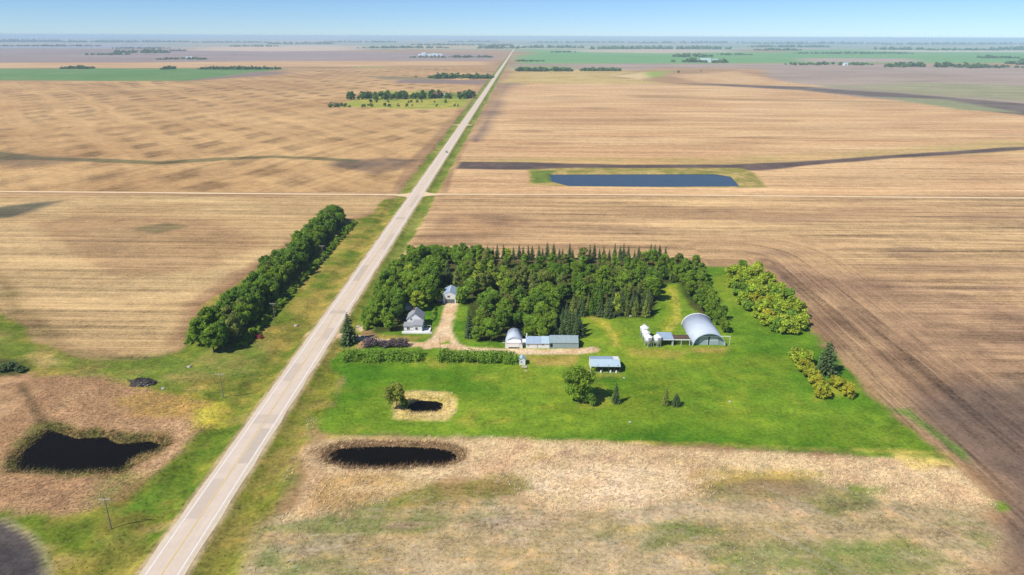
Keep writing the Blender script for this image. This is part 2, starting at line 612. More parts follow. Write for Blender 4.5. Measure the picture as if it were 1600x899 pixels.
# bright stubble, right
RF = farea([(788, 131), (900, 131), (1060, 131), (1250, 141), (1350, 153), (1500, 168), (1600, 181), (1800, 205), (1800, 330), (690, 330), (712, 260), (740, 205), (770, 160)], 0.7, 0.5)
paint(RF, STRAW, srgb(208, 166, 120, K), 60, 2.4, st=0.95, x2=0.0, seed=110, sx=2.5)
paint(0.55 * farea([(800, 186), (1100, 184), (1250, 188), (1240, 190.5), (1000, 189), (800, 190)], 1.0, 1), srgb(178, 140, 100, K), None)
paint(0.45 * farea([(1000, 150), (1380, 158), (1500, 164), (1380, 161), (1000, 154)], 1.2, 1), srgb(150, 128, 88, K), None)
for (cx, cy, w) in ((880, 150, 40), (1020, 187, 24), (995, 180, 26), (830, 205, 30), (985, 215, 34), (1180, 215, 40), (930, 170, 22), (860, 225, 50), (1420, 200, 50), (790, 230, 30)):
    paint(0.45 * farea([(cx - w, cy), (cx, cy - 1.5), (cx + w, cy + 1), (cx, cy + 2)], 1.4, 2), srgb(160, 124, 88, K), None)
# dark strip along the highway
paint(0.9 * farea([(786, 131), (797, 131), (785, 165), (762, 200), (742, 222), (752, 190)], 1.6, 2.0), srgb(122, 106, 98, K), srgb(150, 126, 106, K), 25, 3, st=0.6)
paint(0.9 * farea([(1040, 130), (1150, 132), (1250, 136), (1420, 147), (1600, 162), (1800, 190), (1800, 206), (1600, 180), (1500, 170), (1400, 155), (1250, 141), (1120, 134)], 0.9, 0.8), srgb(98, 90, 86, K), srgb(122, 110, 100, K), 40, 3, st=0.7)
paint(0.8 * farea([(1370, 151), (1480, 156), (1590, 176), (1500, 172)], 1.0, 1.0), srgb(160, 164, 118, K), None, st=0.4)
# greenish fringe and dark wet draw
paint(0.55 * farea([(700, 250), (900, 246), (1150, 246), (1400, 232), (1700, 212), (1700, 236), (1400, 247), (1200, 262), (830, 266), (700, 262)], 3.0, 2.5), srgb(186, 170, 98, K), srgb(206, 172, 110, K), 40, 3, st=0.5, gr=0.2)
paint(0.96 * farea([(716, 252), (840, 254.5), (960, 257), (1140, 257), (1250, 252), (1400, 242), (1600, 229), (1700, 222), (1700, 229), (1600, 235), (1400, 247.5), (1260, 259), (1190, 267), (1000, 266), (830, 266), (712, 264)], 0.9, 1.1), srgb(88, 76, 76, K), srgb(112, 96, 90, K), 25, 3, st=0.5)
# --- middle fields
MF = farea([(648, 308), (1800, 304), (1800, 500), (1290, 520), (1195, 405), (640, 405), (590, 402)], 0.8, 0.5)
paint(MF, srgb(214, 178, 128, K), srgb(190, 154, 112, K), 40, 2.4, st=1.35, seed=120, sx=3.0)
paint(0.6 * farea([(650, 380), (690, 330), (780, 332), (840, 345), (760, 372), (700, 385)], 4, 3), srgb(138, 108, 84, K), srgb(178, 140, 100, K), 18, 4, st=1.0)
for (cx, cy, w, h) in ((1350, 440, 110, 10), (1500, 420, 130, 8), (1260, 470, 60, 18), (1440, 480, 120, 10), (1230, 395, 80, 7), (1530, 340, 90, 4), (1000, 360, 90, 4), (1250, 345, 80, 5), (1560, 450, 90, 9), (1420, 395, 60, 10)):
    paint(0.55 * farea([(cx - w, cy), (cx, cy - h), (cx + w, cy), (cx, cy + h)], 4, 4), srgb(138, 112, 92, K), srgb(170, 136, 104, K), 20, 3)
# near right field, soil showing through, turning rows
NF = area([(1195, 405), (1262, 488), (1330, 568), (1400, 645), (1480, 712), (1535, 745), (1562, 790), (1560, 860), (1535, 905), (1900, 905), (1900, 480), (1600, 480), (1420, 440)], 2.0, 3.0, margin=60)
paint(NF, srgb(194, 158, 118, K), srgb(160, 128, 98, K), 22, 2.8, st=1.4, seed=130, wl=0.7)
paint(0.65 * area([(1420, 640), (1500, 610), (1560, 590), (1760, 585), (1760, 905), (1590, 905), (1575, 800), (1530, 740), (1470, 690)], 9, 5, 8, margin=50), srgb(104, 90, 84, K), srgb(78, 72, 74, K), 16, 2.6, st=0.9, wl=0.8)
paint(0.5 * area([(1290, 540), (1340, 545), (1480, 690), (1430, 670)], 5, 4, 2), srgb(206, 172, 124, K), None)
paint(0.7 * area([(1190, 405), (1225, 430), (1320, 545), (1300, 550)], 4, 3, 2), srgb(112, 88, 74, K), srgb(150, 116, 90, K), 12, 3)
# left near field
LN = farea([(-300, 305), (606, 307), (597, 322), (575, 333), (540, 343), (522, 333), (320, 470), (296, 500), (290, 540), (255, 556), (190, 566), (120, 560), (60, 532), (0, 482), (-300, 420)], 1.2, 1.5)
paint(LN, srgb(212, 180, 128, K), srgb(194, 160, 112, K), 40, 2.2, st=1.05, x2=0.0, seed=140, sx=2.2)
paint(0.6 * farea([(40, 350), (130, 335), (330, 345), (420, 380), (330, 420), (200, 432), (110, 410)], 5, 3), srgb(150, 116, 84, K), srgb(176, 138, 98, K), 30, 3, st=1.0)
paint(0.55 * area([(0, 350), (50, 345), (120, 400), (190, 450), (230, 500), (120, 500), (40, 440), (0, 430)], 3, 3, 0, margin=60), srgb(206, 174, 124, K), None)
paint(0.85 * farea([(-60, 330), (50, 316), (105, 313), (60, 330), (20, 342), (-60, 345)], 3, 3), srgb(84, 88, 74, K), None)
paint(0.6 * farea([(195, 358), (260, 350), (300, 354), (240, 366)], 2.5, 3), srgb(98, 98, 64, K), None)
paint(0.6 * area([(0, 430), (60, 490), (110, 535), (200, 560), (110, 562), (0, 510)], 4, 4, 4), srgb(150, 118, 82, K), srgb(130, 118, 70, K), 14, 3)
paint(0.6 * area([(295, 470), (420, 395), (520, 325), (535, 320), (330, 478), (300, 530), (270, 540)], 4, 3, 2), srgb(150, 112, 84, K), None)
# --- roadside verges
AX = np.abs(GX - ROAD_X)
vm = (1 - sstep(13.5, 16.5, AX + wn1 * 6 + wn3 * 2)) * (1 - sstep(2500, 6000, GY))
paint(vm, srgb(116, 134, 46, K), srgb(146, 150, 70, K), 18, 3, st=0.15, gr=1.0, x2=0, seed=150)
paint(vm * sstep(350, 260, GY) * (GX > ROAD_X), OLV, srgb(150, 142, 72, K), 12, 3.5, gr=1.0, seed=151)
# grass between shelterbelt, highway and marsh
LV = area([(600, 312), (640, 308), (560, 430), (480, 540), (380, 690), (230, 899), (215, 940), (70, 940), (60, 860), (20, 820), (-60, 800), (-60, 470), (0, 484), (60, 534), (120, 562), (190, 568), (255, 560), (292, 545), (300, 500), (330, 470), (530, 338), (545, 346), (580, 334)], 1.5, 3, 2, margin=40)
paint(LV, srgb(108, 126, 40, K), srgb(166, 150, 72, K), 14, 3.6, st=0.1, gr=1.0, x2=0, wl=0, seed=160)
paint(0.8 * area([(-40, 500), (60, 545), (130, 568), (300, 556), (420, 530), (400, 590), (250, 600), (140, 590), (60, 575), (-40, 545)], 4, 5, 4), srgb(112, 132, 50, K), srgb(160, 144, 84, K), 13, 4, gr=1.0)
paint(0.7 * area([(190, 590), (350, 610), (385, 640), (360, 690), (300, 790), (240, 860), (190, 800), (300, 700), (330, 650)], 4, 4, 3), srgb(92, 128, 34, K), srgb(124, 146, 44, K), 10, 3, gr=1.0)
# marsh on the left
for k in range(60):
    px_, py_ = rnd.uniform(0, 420), rnd.uniform(520, 899)
    w_, h_ = rnd.uniform(10, 40), rnd.uniform(3, 12)
    ca_ = (srgb(176, 156, 84, K), srgb(186, 160, 104, K), srgb(84, 124, 36, K), srgb(140, 134, 66, K))[rnd.randrange(4)]
    paint(rnd.uniform(0.3, 0.7) * area([(px_ - w_, py_ + 4), (px_, py_ - h_), (px_ + w_, py_ - 4), (px_, py_ + h_)], 1.5, 3.5, 1.5) * LV, ca_, None, gr=1.0)
paint(area([(-60, 586), (30, 578), (110, 584), (190, 600), (270, 622), (312, 640), (325, 668), (290, 706), (240, 745), (190, 778), (110, 800), (40, 802), (-60, 790)], 2.5, 4, 3), srgb(200, 162, 120, K), srgb(176, 138, 100, K), 10, 2.5, gr=0.3, rd=1.0, seed=170)
paint(0.8 * area([(180, 622), (240, 612), (330, 624), (365, 640), (330, 668), (300, 660), (200, 650)], 3, 3, 2), srgb(200, 168, 76, K), srgb(182, 150, 80, K), 6, 3, gr=0.8, rd=0.6)
paint(0.75 * area([(300, 640), (350, 628), (350, 660), (300, 675)], 3, 3, 1), srgb(206, 196, 74, K), None, gr=0.8, rd=0.3)
paint(0.85 * area([(240, 665), (290, 650), (300, 690), (250, 735), (190, 768), (180, 745), (240, 715), (275, 690)], 2.5, 3, 1), srgb(220, 180, 134, K), REED2, 6, 2.5, rd=1.0)
paint(0.9 * area([(10, 735), (20, 690), (66, 655), (130, 668), (190, 672), (262, 676), (272, 696), (225, 722), (200, 745), (100, 752)], 1.8, 3.5, 1.0), srgb(108, 112, 48, K), srgb(142, 116, 70, K), 5, 3, gr=0.5, rd=0.9)
paint(0.8 * area([(40, 600), (60, 640), (72, 660), (62, 660), (48, 640), (28, 600)], 1.2, 1.5, 0), srgb(86, 76, 48, K), None, rd=0.8)
paint(0.7 * area([(170, 740), (250, 740), (290, 780), (200, 830), (150, 820)], 5, 4, 3), srgb(142, 122, 60, K), srgb(98, 134, 42, K), 8, 4, gr=1.0)
paint(0.9 * area([(-12, 562), (22, 562), (48, 574), (30, 588), (-12, 590)], 2.0, 2.5, 0), srgb(88, 84, 50, K), srgb(70, 78, 40, K), 4, 3, gr=0.8, rd=0.5)
# ploughed corner bottom left
paint(area([(-60, 800), (10, 812), (48, 832), (76, 866), (84, 940), (-60, 940)], 0.8, 1.0, 0), srgb(164, 154, 116, K), srgb(130, 132, 80, K), 6, 3, gr=0.6)
paint(area([(-60, 806), (0, 816), (36, 834), (62, 866), (70, 940), (-60, 940)], 0.5, 0.4, 0), srgb(92, 84, 80, K), srgb(72, 68, 68, K), 6, 2.5, st=0.9, gr=0.1, wl=0)
# east ditch
paint(area([(480, 560), (535, 540), (560, 545), (520, 640), (470, 700), (430, 830), (420, 940), (270, 940), (310, 880), (420, 690)], 2, 3, 2), OLV, srgb(152, 138, 70, K), 11, 3.4, gr=1.0, rd=0.3, seed=180)
paint(0.6 * area([(470, 640), (520, 650), (470, 760), (420, 870), (360, 899), (430, 760)], 4, 4, 3), srgb(168, 142, 84, K), OLV2, 8, 4, gr=1.0, rd=0.5)
# --- foreground field below the yard
FG = area([(430, 800), (600, 770), (860, 780), (1100, 770), (1300, 745), (1530, 750), (1555, 790), (1540, 860), (1520, 940), (350, 940), (380, 900)], 4, 5, 3, margin=60)
paint(FG, srgb(202, 178, 136, K), srgb(174, 154, 106, K), 9, 3.0, st=0.35, gr=0.9, rd=0.35, wl=0, al=0.55, seed=190, sx=2.0)
for pts in ([(420, 830), (560, 790), (700, 800), (820, 800), (700, 830), (560, 850), (430, 870)], [(880, 835), (1060, 815), (1160, 830), (1000, 850)],
            [(1100, 860), (1200, 840), (1420, 850), (1500, 880), (1400, 920), (1150, 920)], [(1240, 780), (1330, 765), (1420, 790), (1300, 805)],
            [(420, 870), (520, 860), (600, 900), (420, 930)], [(1480, 820), (1540, 815), (1530, 845)]):
    paint(0.75 * area(pts, 2.5, 6, 3), srgb(108, 132, 56, K), srgb(128, 132, 74, K), 7, 4, gr=0.9, al=0.3)
for pts in ([(680, 815), (780, 800), (900, 805), (860, 825), (700, 835)], [(940, 800), (1080, 780), (1120, 790), (1000, 815)],
            [(1100, 780), (1260, 785), (1270, 802), (1140, 805)], [(440, 850), (560, 835), (570, 850), (450, 885)], [(860, 850), (990, 845), (980, 858), (860, 862)]):
    paint(0.6 * area(pts, 3, 6, 3), srgb(206, 184, 152, K), PINK, 4, 5, al=1.0)
for k in range(110):
    px_, py_ = rnd.uniform(440, 1520), rnd.uniform(770, 905)
    w_, h_ = rnd.uniform(25, 110), rnd.uniform(1.0, 4.5)
    sl = rnd.uniform(-3, 5)
    ca_, cb_ = ((MOSS, srgb(132, 136, 76, K)), (srgb(210, 186, 146, K), PINK), (srgb(158, 134, 96, K), PINK2), (srgb(196, 172, 110, K), PINK))[rnd.randrange(4)]
    paint(rnd.uniform(0.35, 0.7) * area([(px_ - w_, py_ + sl), (px_, py_ - h_), (px_ + w_, py_ - sl), (px_, py_ + h_)], 1.0, 2.5, 0.6) * FG, ca_, cb_, 3, 4, al=rnd.choice((0.2, 0.9)))
# --- yard lawn
LW = area([(515, 560), (535, 540), (560, 548), (600, 540), (590, 520), (560, 500), (600, 440), (640, 412), (1060, 415), (1120, 418), (1190, 414), (1228, 460), (1262, 508), (1330, 590), (1400, 652), (1470, 704), (1510, 730), (1420, 722), (1320, 712), (1200, 705), (1100, 700), (960, 694), (820, 689), (700, 684), (600, 680), (520, 680), (500, 672), (530, 600)], 2.2, 4.5, 2.0, margin=34)
paint(LW, LAWN, LAWN2, 22, 3.0, st=0.0, gr=0.75, rd=0, x2=0, al=0, wl=0, seed=200, sx=1.6)
lawn_m = LW.copy()
for pts, a in (([(820, 560), (930, 560), (900, 620), (830, 600)], 0.6), ([(900, 600), (1000, 620), (1010, 650), (900, 640)], 0.5),
            ([(960, 540), (1240, 560), (1240, 600), (1000, 600)], 0.5), ([(1040, 600), (1220, 610), (1200, 660), (1000, 640)], 0.35),
            ([(560, 600), (640, 590), (800, 640), (700, 670), (580, 640)], 0.3), ([(1100, 430), (1180, 430), (1240, 520), (1130, 480)], 0.5),
            ([(1060, 640), (1380, 640), (1440, 690), (1300, 700)], 0.3), ([(900, 490), (960, 500), (975, 540), (930, 540)], 0.6)):
    paint(a * area(pts, 8, 6, 6) * lawn_m, LAWN_Y, LAWN, 9, 3.0, gr=0.8)
paint(0.8 * area([(912, 489), (935, 492), (958, 510), (970, 532), (960, 540), (950, 520), (930, 503)], 3, 2, 1), srgb(182, 172, 54, K), LAWN_Y, 6, 3, gr=0.8)
paint(0.75 * area([(1035, 448), (1056, 446), (1062, 500), (1040, 520), (1030, 510), (1048, 490)], 3, 2, 1), srgb(168, 172, 52, K), LAWN_Y, 6, 3, gr=0.8)
paint(0.6 * area([(820, 690), (1100, 698), (1330, 708), (1420, 716), (1330, 704), (1100, 690), (820, 684), (540, 676), (540, 682)], 3, 3, 2), srgb(60, 120, 30, K), srgb(40, 96, 24, K), 6, 3, gr=1.0)
for k in range(90):
    px_, py_ = rnd.uniform(540, 1420), rnd.uniform(560, 690)
    w_, h_ = rnd.uniform(10, 55), rnd.uniform(2, 9)
    ca_ = (LAWN_Y, srgb(168, 160, 66, K), LAWN2, srgb(62, 116, 24, K), LAWN)[rnd.randrange(5)]
    paint(rnd.uniform(0.25, 0.6) * area([(px_ - w_, py_ + 2), (px_, py_ - h_), (px_ + w_, py_ - 2), (px_, py_ + h_)], 3.0, 4, 1.5) * lawn_m, ca_, LAWN, 4, 4, gr=0.9)
# bare soil and wear round the sheds
for pts, a in (([(780, 556), (905, 556), (900, 572), (840, 572), (825, 560)], 0.75), ([(1078, 543), (1138, 543), (1130, 552), (1085, 552)], 0.7), ([(925, 584), (975, 584), (970, 590), (930, 590)], 0.6), ([(980, 545), (1080, 548), (1060, 560), (985, 556)], 0.5),
            ([(910, 575), (925, 575), (930, 600), (905, 600)], 0.5), ([(592, 522), (650, 526), (676, 524), (640, 534), (590, 532)], 0.7), ([(960, 628), (940, 600), (900, 636), (935, 640)], 0.3)):
    paint(a * area(pts, 1.8, 1.5, 0), srgb(190, 160, 92, K), srgb(168, 146, 64, K), 4, 3, gr=0.6)
for k in range(26):
    f_ = k / 25
    px_, py_ = 520 + 960 * f_, 684 + 14 * f_ + 26 * max(0, f_ - 0.6)
    paint(0.75 * area([(px_ - 26, py_), (px_, py_ - 3 * rnd.random()), (px_ + 26, py_ + 1), (px_, py_ + 5)], 1.2, 2.0, 0), srgb(214, 190, 96, K), srgb(150, 150, 60, K), 4, 3, gr=0.5, rd=0.4)
# wood floor
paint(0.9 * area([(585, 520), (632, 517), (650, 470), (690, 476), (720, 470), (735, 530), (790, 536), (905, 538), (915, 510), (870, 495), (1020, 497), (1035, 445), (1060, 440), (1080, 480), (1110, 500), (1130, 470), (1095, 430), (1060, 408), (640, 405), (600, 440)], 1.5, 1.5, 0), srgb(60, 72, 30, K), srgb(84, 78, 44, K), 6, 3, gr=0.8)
paint(area([(660, 478), (690, 478), (696, 500), (680, 528), (664, 512), (668, 495)], 1.0, 0.6, 0), LAWN, LAWN2, 6, 3, gr=0.7)
paint(area([(712, 478), (732, 478), (736, 530), (770, 541), (735, 541), (712, 528), (704, 510)], 1.0, 0.6, 0), LAWN, LAWN2, 6, 3, gr=0.7)
# --- reed marsh across the front
MR = area([(470, 700), (500, 688), (600, 684), (820, 689), (960, 694), (1100, 700), (1200, 706), (1320, 713), (1420, 722), (1500, 728), (1540, 765), (1550, 790), (1480, 796), (1380, 780), (1260, 745), (1120, 745), (1110, 770), (980, 790), (880, 800), (820, 790), (800, 755), (700, 745), (600, 770), (500, 800), (450, 810), (480, 740)], 2, 3.5, 3)
paint(MR, REED, REED2, 9, 2.6, gr=0.15, rd=1.0, st=0.0, al=0, wl=0, seed=210)
paint(0.8 * area([(815, 740), (900, 715), (1000, 720), (1090, 745), (1060, 775), (960, 790), (880, 795), (830, 780)], 4, 4, 3), REEDB, REED, 6, 2.5, rd=0.9)
paint(0.7 * area([(860, 700), (1100, 712), (1090, 728), (860, 722)], 4, 4, 3), srgb(176, 138, 112, K), REED, 5, 3, rd=1.0)
paint(0.8 * area([(1090, 745), (1130, 730), (1300, 735), (1290, 748), (1140, 752), (1090, 765)], 2, 3, 2), srgb(208, 178, 80, K), srgb(162, 150, 70, K), 5, 3, gr=0.6, rd=0.4)
paint(0.8 * area([(620, 775), (700, 752), (800, 748), (830, 765), (760, 778), (660, 790), (600, 800)], 2.5, 4, 2), srgb(128, 134, 50, K), srgb(166, 146, 84, K), 6, 4, gr=0.9, rd=0.3)
paint(0.75 * area([(500, 745), (620, 735), (640, 760), (560, 790), (470, 800)], 3, 4, 2), srgb(208, 172, 104, K), srgb(176, 146, 84, K), 6, 3, rd=0.7, gr=0.4)
paint(0.7 * area([(1110, 755), (1260, 750), (1340, 770), (1200, 780), (1100, 785)], 4, 4, 3), srgb(156, 132, 96, K), srgb(124, 126, 66, K), 6, 3, gr=0.7, rd=0.3)
paint(0.8 * area([(1320, 757), (1390, 765), (1380, 775), (1330, 768)], 2, 3, 1), srgb(122, 146, 48, K), None, gr=0.8, rd=0.1)
paint(0.85 * area([(1400, 712), (1480, 716), (1500, 732), (1430, 734)], 2, 2.5, 1), srgb(236, 208, 120, K), None, rd=0.4)
paint(0.9 * area([(1548, 785), (1570, 786), (1582, 798), (1560, 802)], 1, 1.5, 0.5), LAWN, None, gr=0.8)
paint(0.7 * area([(1500, 716), (1470, 690), (1400, 640), (1420, 640), (1500, 700), (1520, 728)], 1.5, 1.5, 0), srgb(92, 150, 40, K), None, gr=0.8)
paint(0.9 * area([(480, 706), (512, 692), (600, 687), (690, 690), (732, 704), (730, 720), (690, 732), (540, 734), (500, 722)], 1.5, 3, 0.5), srgb(150, 118, 86, K), srgb(108, 92, 52, K), 4, 3, rd=1.0)
for k in range(44):
    px_, py_ = rnd.uniform(500, 1480), rnd.uniform(692, 790)
    w_, h_ = rnd.uniform(12, 50), rnd.uniform(2, 7)
    ca_ = (srgb(184, 142, 112, K), REEDB, srgb(212, 184, 110, K), srgb(170, 136, 104, K))[rnd.randrange(4)]
    paint(rnd.uniform(0.3, 0.65) * area([(px_ - w_, py_), (px_, py_ - h_), (px_ + w_, py_), (px_, py_ + h_)], 1.5, 3.5, 1.0) * MR, ca_, REED, 2.5, 4)
# dugout rim, far pond rim
paint(area([(612, 628), (628, 614), (660, 611), (704, 615), (714, 625), (711, 645), (697, 657), (650, 658), (616, 655)], 0.9, 1.3, 0), srgb(236, 212, 140, K), srgb(204, 188, 96, K), 4, 3, gr=0.6, rd=0.5)
paint(farea([(824, 265), (900, 262.5), (1160, 262.5), (1178, 270), (1196, 293), (1150, 294), (870, 291), (828, 289)], 0.6, 0.7), srgb(148, 142, 70, K), srgb(186, 164, 100, K), 12, 3.5, gr=0.7, st=0.1)
paint(0.9 * farea([(828, 267), (864, 267), (862, 285), (834, 287)], 0.7, 0.7), srgb(108, 132, 56, K), None, gr=0.7)
paint(0.85 * farea([(1150, 293), (960, 293), (880, 291), (880, 292.5), (960, 295), (1150, 296)], 0.6, 0.3), STRAW, None)
# gravel drive, pale track to it, wheel tracks
dd = drive_dist(GX, GY)
DRV = 1 - sstep(1.7, 3.1, dd + wn3 * 1.6 + wn1 * 1.6)
paint(DRV, GRAVEL, GRAVEL2, 5, 2.5, st=0, gr=0.12, seed=220)
paint(area([(478, 520), (505, 508), (522, 520), (530, 529), (505, 534), (486, 545), (470, 548)], 1.0, 0.8, 0), GRAVEL, GRAVEL2, 5, 2, gr=0.1)
paint(area([(555, 511), (563, 506), (570, 511), (563, 516)], 0.5, 0.4, 0), srgb(232, 208, 168, K), None, gr=0.1)
paint(area([(795, 545), (812, 545), (814, 552), (792, 552)], 0.7, 0.5, 0), GRAVEL, None, gr=0.1)
# shoulders
paint(1 - sstep(5.6, 6.8, AX + wn3 * 1.2), srgb(202, 178, 138, K), srgb(170, 150, 108, K), 6, 3, gr=0.3, st=0, x2=0)
# trail wheel marks in the lawn
for P in (GP([(920, 494), (945, 505), (958, 525), (962, 540)]), GP([(1052, 452), (1058, 480), (1058, 500), (1045, 515)])):
    dl = dist_line(P, GX, GY)
    paint(0.5 * (1 - sstep(0.3, 0.9, np.abs(dl - 0.9))) * (dl < 3), srgb(206, 186, 90, K), None)

# rows: u along the tillage, v across it
FU, FV = GX.copy(), GY.copy()
ex, ey = np.maximum(GX - 122, 0), np.maximum(GY - 372, 0)
dcorner = np.hypot(ex, ey) + 372.0
wgt = sstep(25, 85, GX - 118 + wn2 * 10)
nearR = (GX > 60) & (GY < 520)
FV = np.where(nearR, dcorner, FV)
FU = np.where(nearR, GX + GY, FU)
FW = np.where(nearR & (GX > 100) & (GY < 460), np.maximum(wgt, sstep(380, 450, GY)), 1.0)
bl = sd_poly(GP([(-60, 806), (0, 816), (36, 834), (62, 866), (70, 940), (-60, 940)]), GX, GY, 12)
FV = np.where(bl > -5, bl * 1.2, FV)
FW = np.where(bl > -5, 0.0, FW)
FV = FV + wn2 * 1.0

lum = C @ np.array([0.3, 0.6, 0.1])
C = np.clip(lum[:, None] + (C - lum[:, None]) * 1.0, 0.004, 0.9)

# ---- ground material
t = NT('ground_cover')
ca, ta, t2, fl = t.attr('cover'), t.attr('texture_mask'), t.attr('texture_mask_b'), t.attr('rows')
pos = t.obj()
sT, sT2, sF = t.n('SeparateXYZ'), t.n('SeparateXYZ'), t.n('SeparateXYZ')
t.put(sT.inputs[0], ta.outputs['Vector'])
t.put(sT2.inputs[0], t2.outputs['Vector'])
t.put(sF.inputs[0], fl.outputs['Vector'])


def cxyz(x, y, z=0.0):
    nd = t.n('CombineXYZ')
    for i, v in enumerate((x, y, z)):
        t.put(nd.inputs[i], v)
    return nd.outputs[0]


def mul(a, b):
    return t.math('MULTIPLY', a, b)


def cen(a, k):
    return t.math('MULTIPLY', t.math('SUBTRACT', a, 0.5), k)


u, v = sF.outputs[0], sF.outputs[1]
sp = t.n('SeparateXYZ')
t.put(sp.inputs[0], pos)


def rows(u_, v_, z_):
    a1 = t.noise(cxyz(mul(u_, 0.012), mul(v_, 0.75), z_), 1.0, 4, 0.65, 0.1)
    a2 = t.noise(cxyz(mul(u_, 0.006), mul(v_, 0.17), z_), 1.0, 4, 0.65, 0.1)
    a3 = t.noise(cxyz(mul(u_, 0.004), mul(v_, 0.035), z_), 1.0, 3, 0.55, 0.2)
    return t.math('ADD', t.math('ADD', cen(a1, 1.1), cen(a2, 1.5)), cen(a3, 0.9)), a1


fst_a, s1 = rows(u, v, 0.0)
fst_b, s1b = rows(sp.outputs[0], t.math('ADD', sp.outputs[1], cen(t.noise(pos, 0.02, 2, 0.5), 2.5)), 5.0)
g1 = t.noise(pos, 0.9, 5, 0.68)
g2 = t.noise(pos, 0.16, 4, 0.6)
g3 = t.noise(pos, 0.035, 3, 0.55)
r1 = t.noise(cxyz(mul(t.math('ADD', sp.outputs[0], mul(sp.outputs[1], 0.6)), 0.5), mul(t.math('SUBTRACT', sp.outputs[1], mul(sp.outputs[0], 0.6)), 1.5)), 1.0, 5, 0.72, 1.0)
r2 = t.noise(pos, 0.22, 4, 0.65, 0.8)
# cross-hatched stubble: two families of long stripes
wob = mul(t.math('SUBTRACT', t.noise(pos, 0.006, 2, 0.5), 0.5), 110.0)
xa = t.math('ADD', t.math('ADD', mul(sp.outputs[0], 1.3), sp.outputs[1]), wob)
xb = t.math('SUBTRACT', t.math('SUBTRACT', mul(sp.outputs[0], 2.9), sp.outputs[1]), wob)


def band(v_, per, sharp):
    w_ = t.math('SINE', mul(v_, 2 * math.pi / per))
    return t.math('MULTIPLY_ADD', w_, sharp, 0.5, clamp=True)


dA, dB = band(xa, 104.0, 1.0), band(xb, 168.0, 1.0)
dm = t.math('MULTIPLY_ADD', t.math('SUBTRACT', t.noise(pos, 0.0045, 3, 0.55), 0.40), 4.0, 0.0, clamp=True)
fA = t.noise(cxyz(mul(xa, 0.035), mul(xb, 0.0012)), 1.0, 3, 0.6)
fB = t.noise(cxyz(mul(xa, 0.0012), mul(xb, 0.035), 7.0), 1.0, 3, 0.6)
dia = t.math('ADD', mul(mul(dA, dB), t.math('MULTIPLY_ADD', dm, 0.44, 0.14)), t.math('ADD', cen(fA, 0.9), cen(fB, 0.9)))
rw = sF.outputs[2]
fst = t.math('ADD', mul(fst_b, rw), mul(fst_a, t.math('SUBTRACT', 1.0, rw)))
fgr = t.math('ADD', t.math('ADD', cen(g1, 1.2), cen(g2, 1.1)), cen(g3, 0.7))
frd = t.math('ADD', cen(r1, 1.5), cen(r2, 1.0))
fine = t.math('ADD', cen(t.noise(pos, 0.12, 6, 0.88), 1.5), cen(t.noise(pos, 0.85, 3, 0.75), 1.4))
f = t.math('ADD', mul(sT.outputs[0], fst), mul(sT.outputs[1], fgr))
f = t.math('ADD', f, mul(sT.outputs[2], frd))
f = t.math('ADD', f, mul(sT2.outputs[0], t.math('SUBTRACT', 0.10, mul(dia, 0.75))))
f = t.math('ADD', f, fine)
f = t.math('MAXIMUM', t.math('ADD', f, 1.0), 0.22)
c0 = t.vmath('SCALE', ca.outputs['Color'], f)
# hue wander in grass: drier tips
dry = t.math('MULTIPLY', t.math('MULTIPLY_ADD', t.math('SUBTRACT', g2, 0.52), 3.0, 0.0, clamp=True), mul(sT.outputs[1], 0.55))
c0 = t.mix(dry, c0, t.vmath('MULTIPLY', c0, (1.9, 1.25, 1.0)))
# pale flecks of salt
al = t.noise(cxyz(mul(t.math('ADD', u, mul(v, 0.8)), 0.22), mul(t.math('SUBTRACT', v, mul(u, 0.25)), 0.8)), 1.0, 6, 0.78, 0.4)
al = t.math('MULTIPLY_ADD', t.math('SUBTRACT', al, 0.54), 8.0, 0.0, clamp=True)
c0 = t.mix(mul(al, mul(sT2.outputs[1], 0.85)), c0, srgb(226, 214, 196, 0.7))
t.put(t.b.inputs['Base Color'], c0)
t.b.inputs['Roughness'].default_value = 0.95
t.b.inputs['Specular IOR Level'].default_value = 0.05
hgt = t.math('ADD', mul(sT.outputs[2], mul(r1, 0.7)), t.math('ADD', mul(sT.outputs[1], mul(g1, 0.5)), mul(sT.outputs[0], mul(s1, 0.25))))
t.bump(hgt, 0.6, 0.5)
M['ground'] = t.m

# ---- cells of the one ground sheet sorted into named pieces
ix, iy = np.meshgrid(np.arange(NX - 1), np.arange(NY - 1))
i00 = (iy * NX + ix).ravel()
QUAD = np.stack([i00, i00 + 1, i00 + 1 + NX, i00 + NX], 1)
CX = 0.25 * (GX[QUAD].sum(1))
CY = 0.25 * (GY[QUAD].sum(1))
keep = np.abs(CX) < 1.05 * CY + 170
QUAD, CX, CY = QUAD[keep], CX[keep], CY[keep]


def cm(m):
    return m[QUAD].mean(1) > 0.5


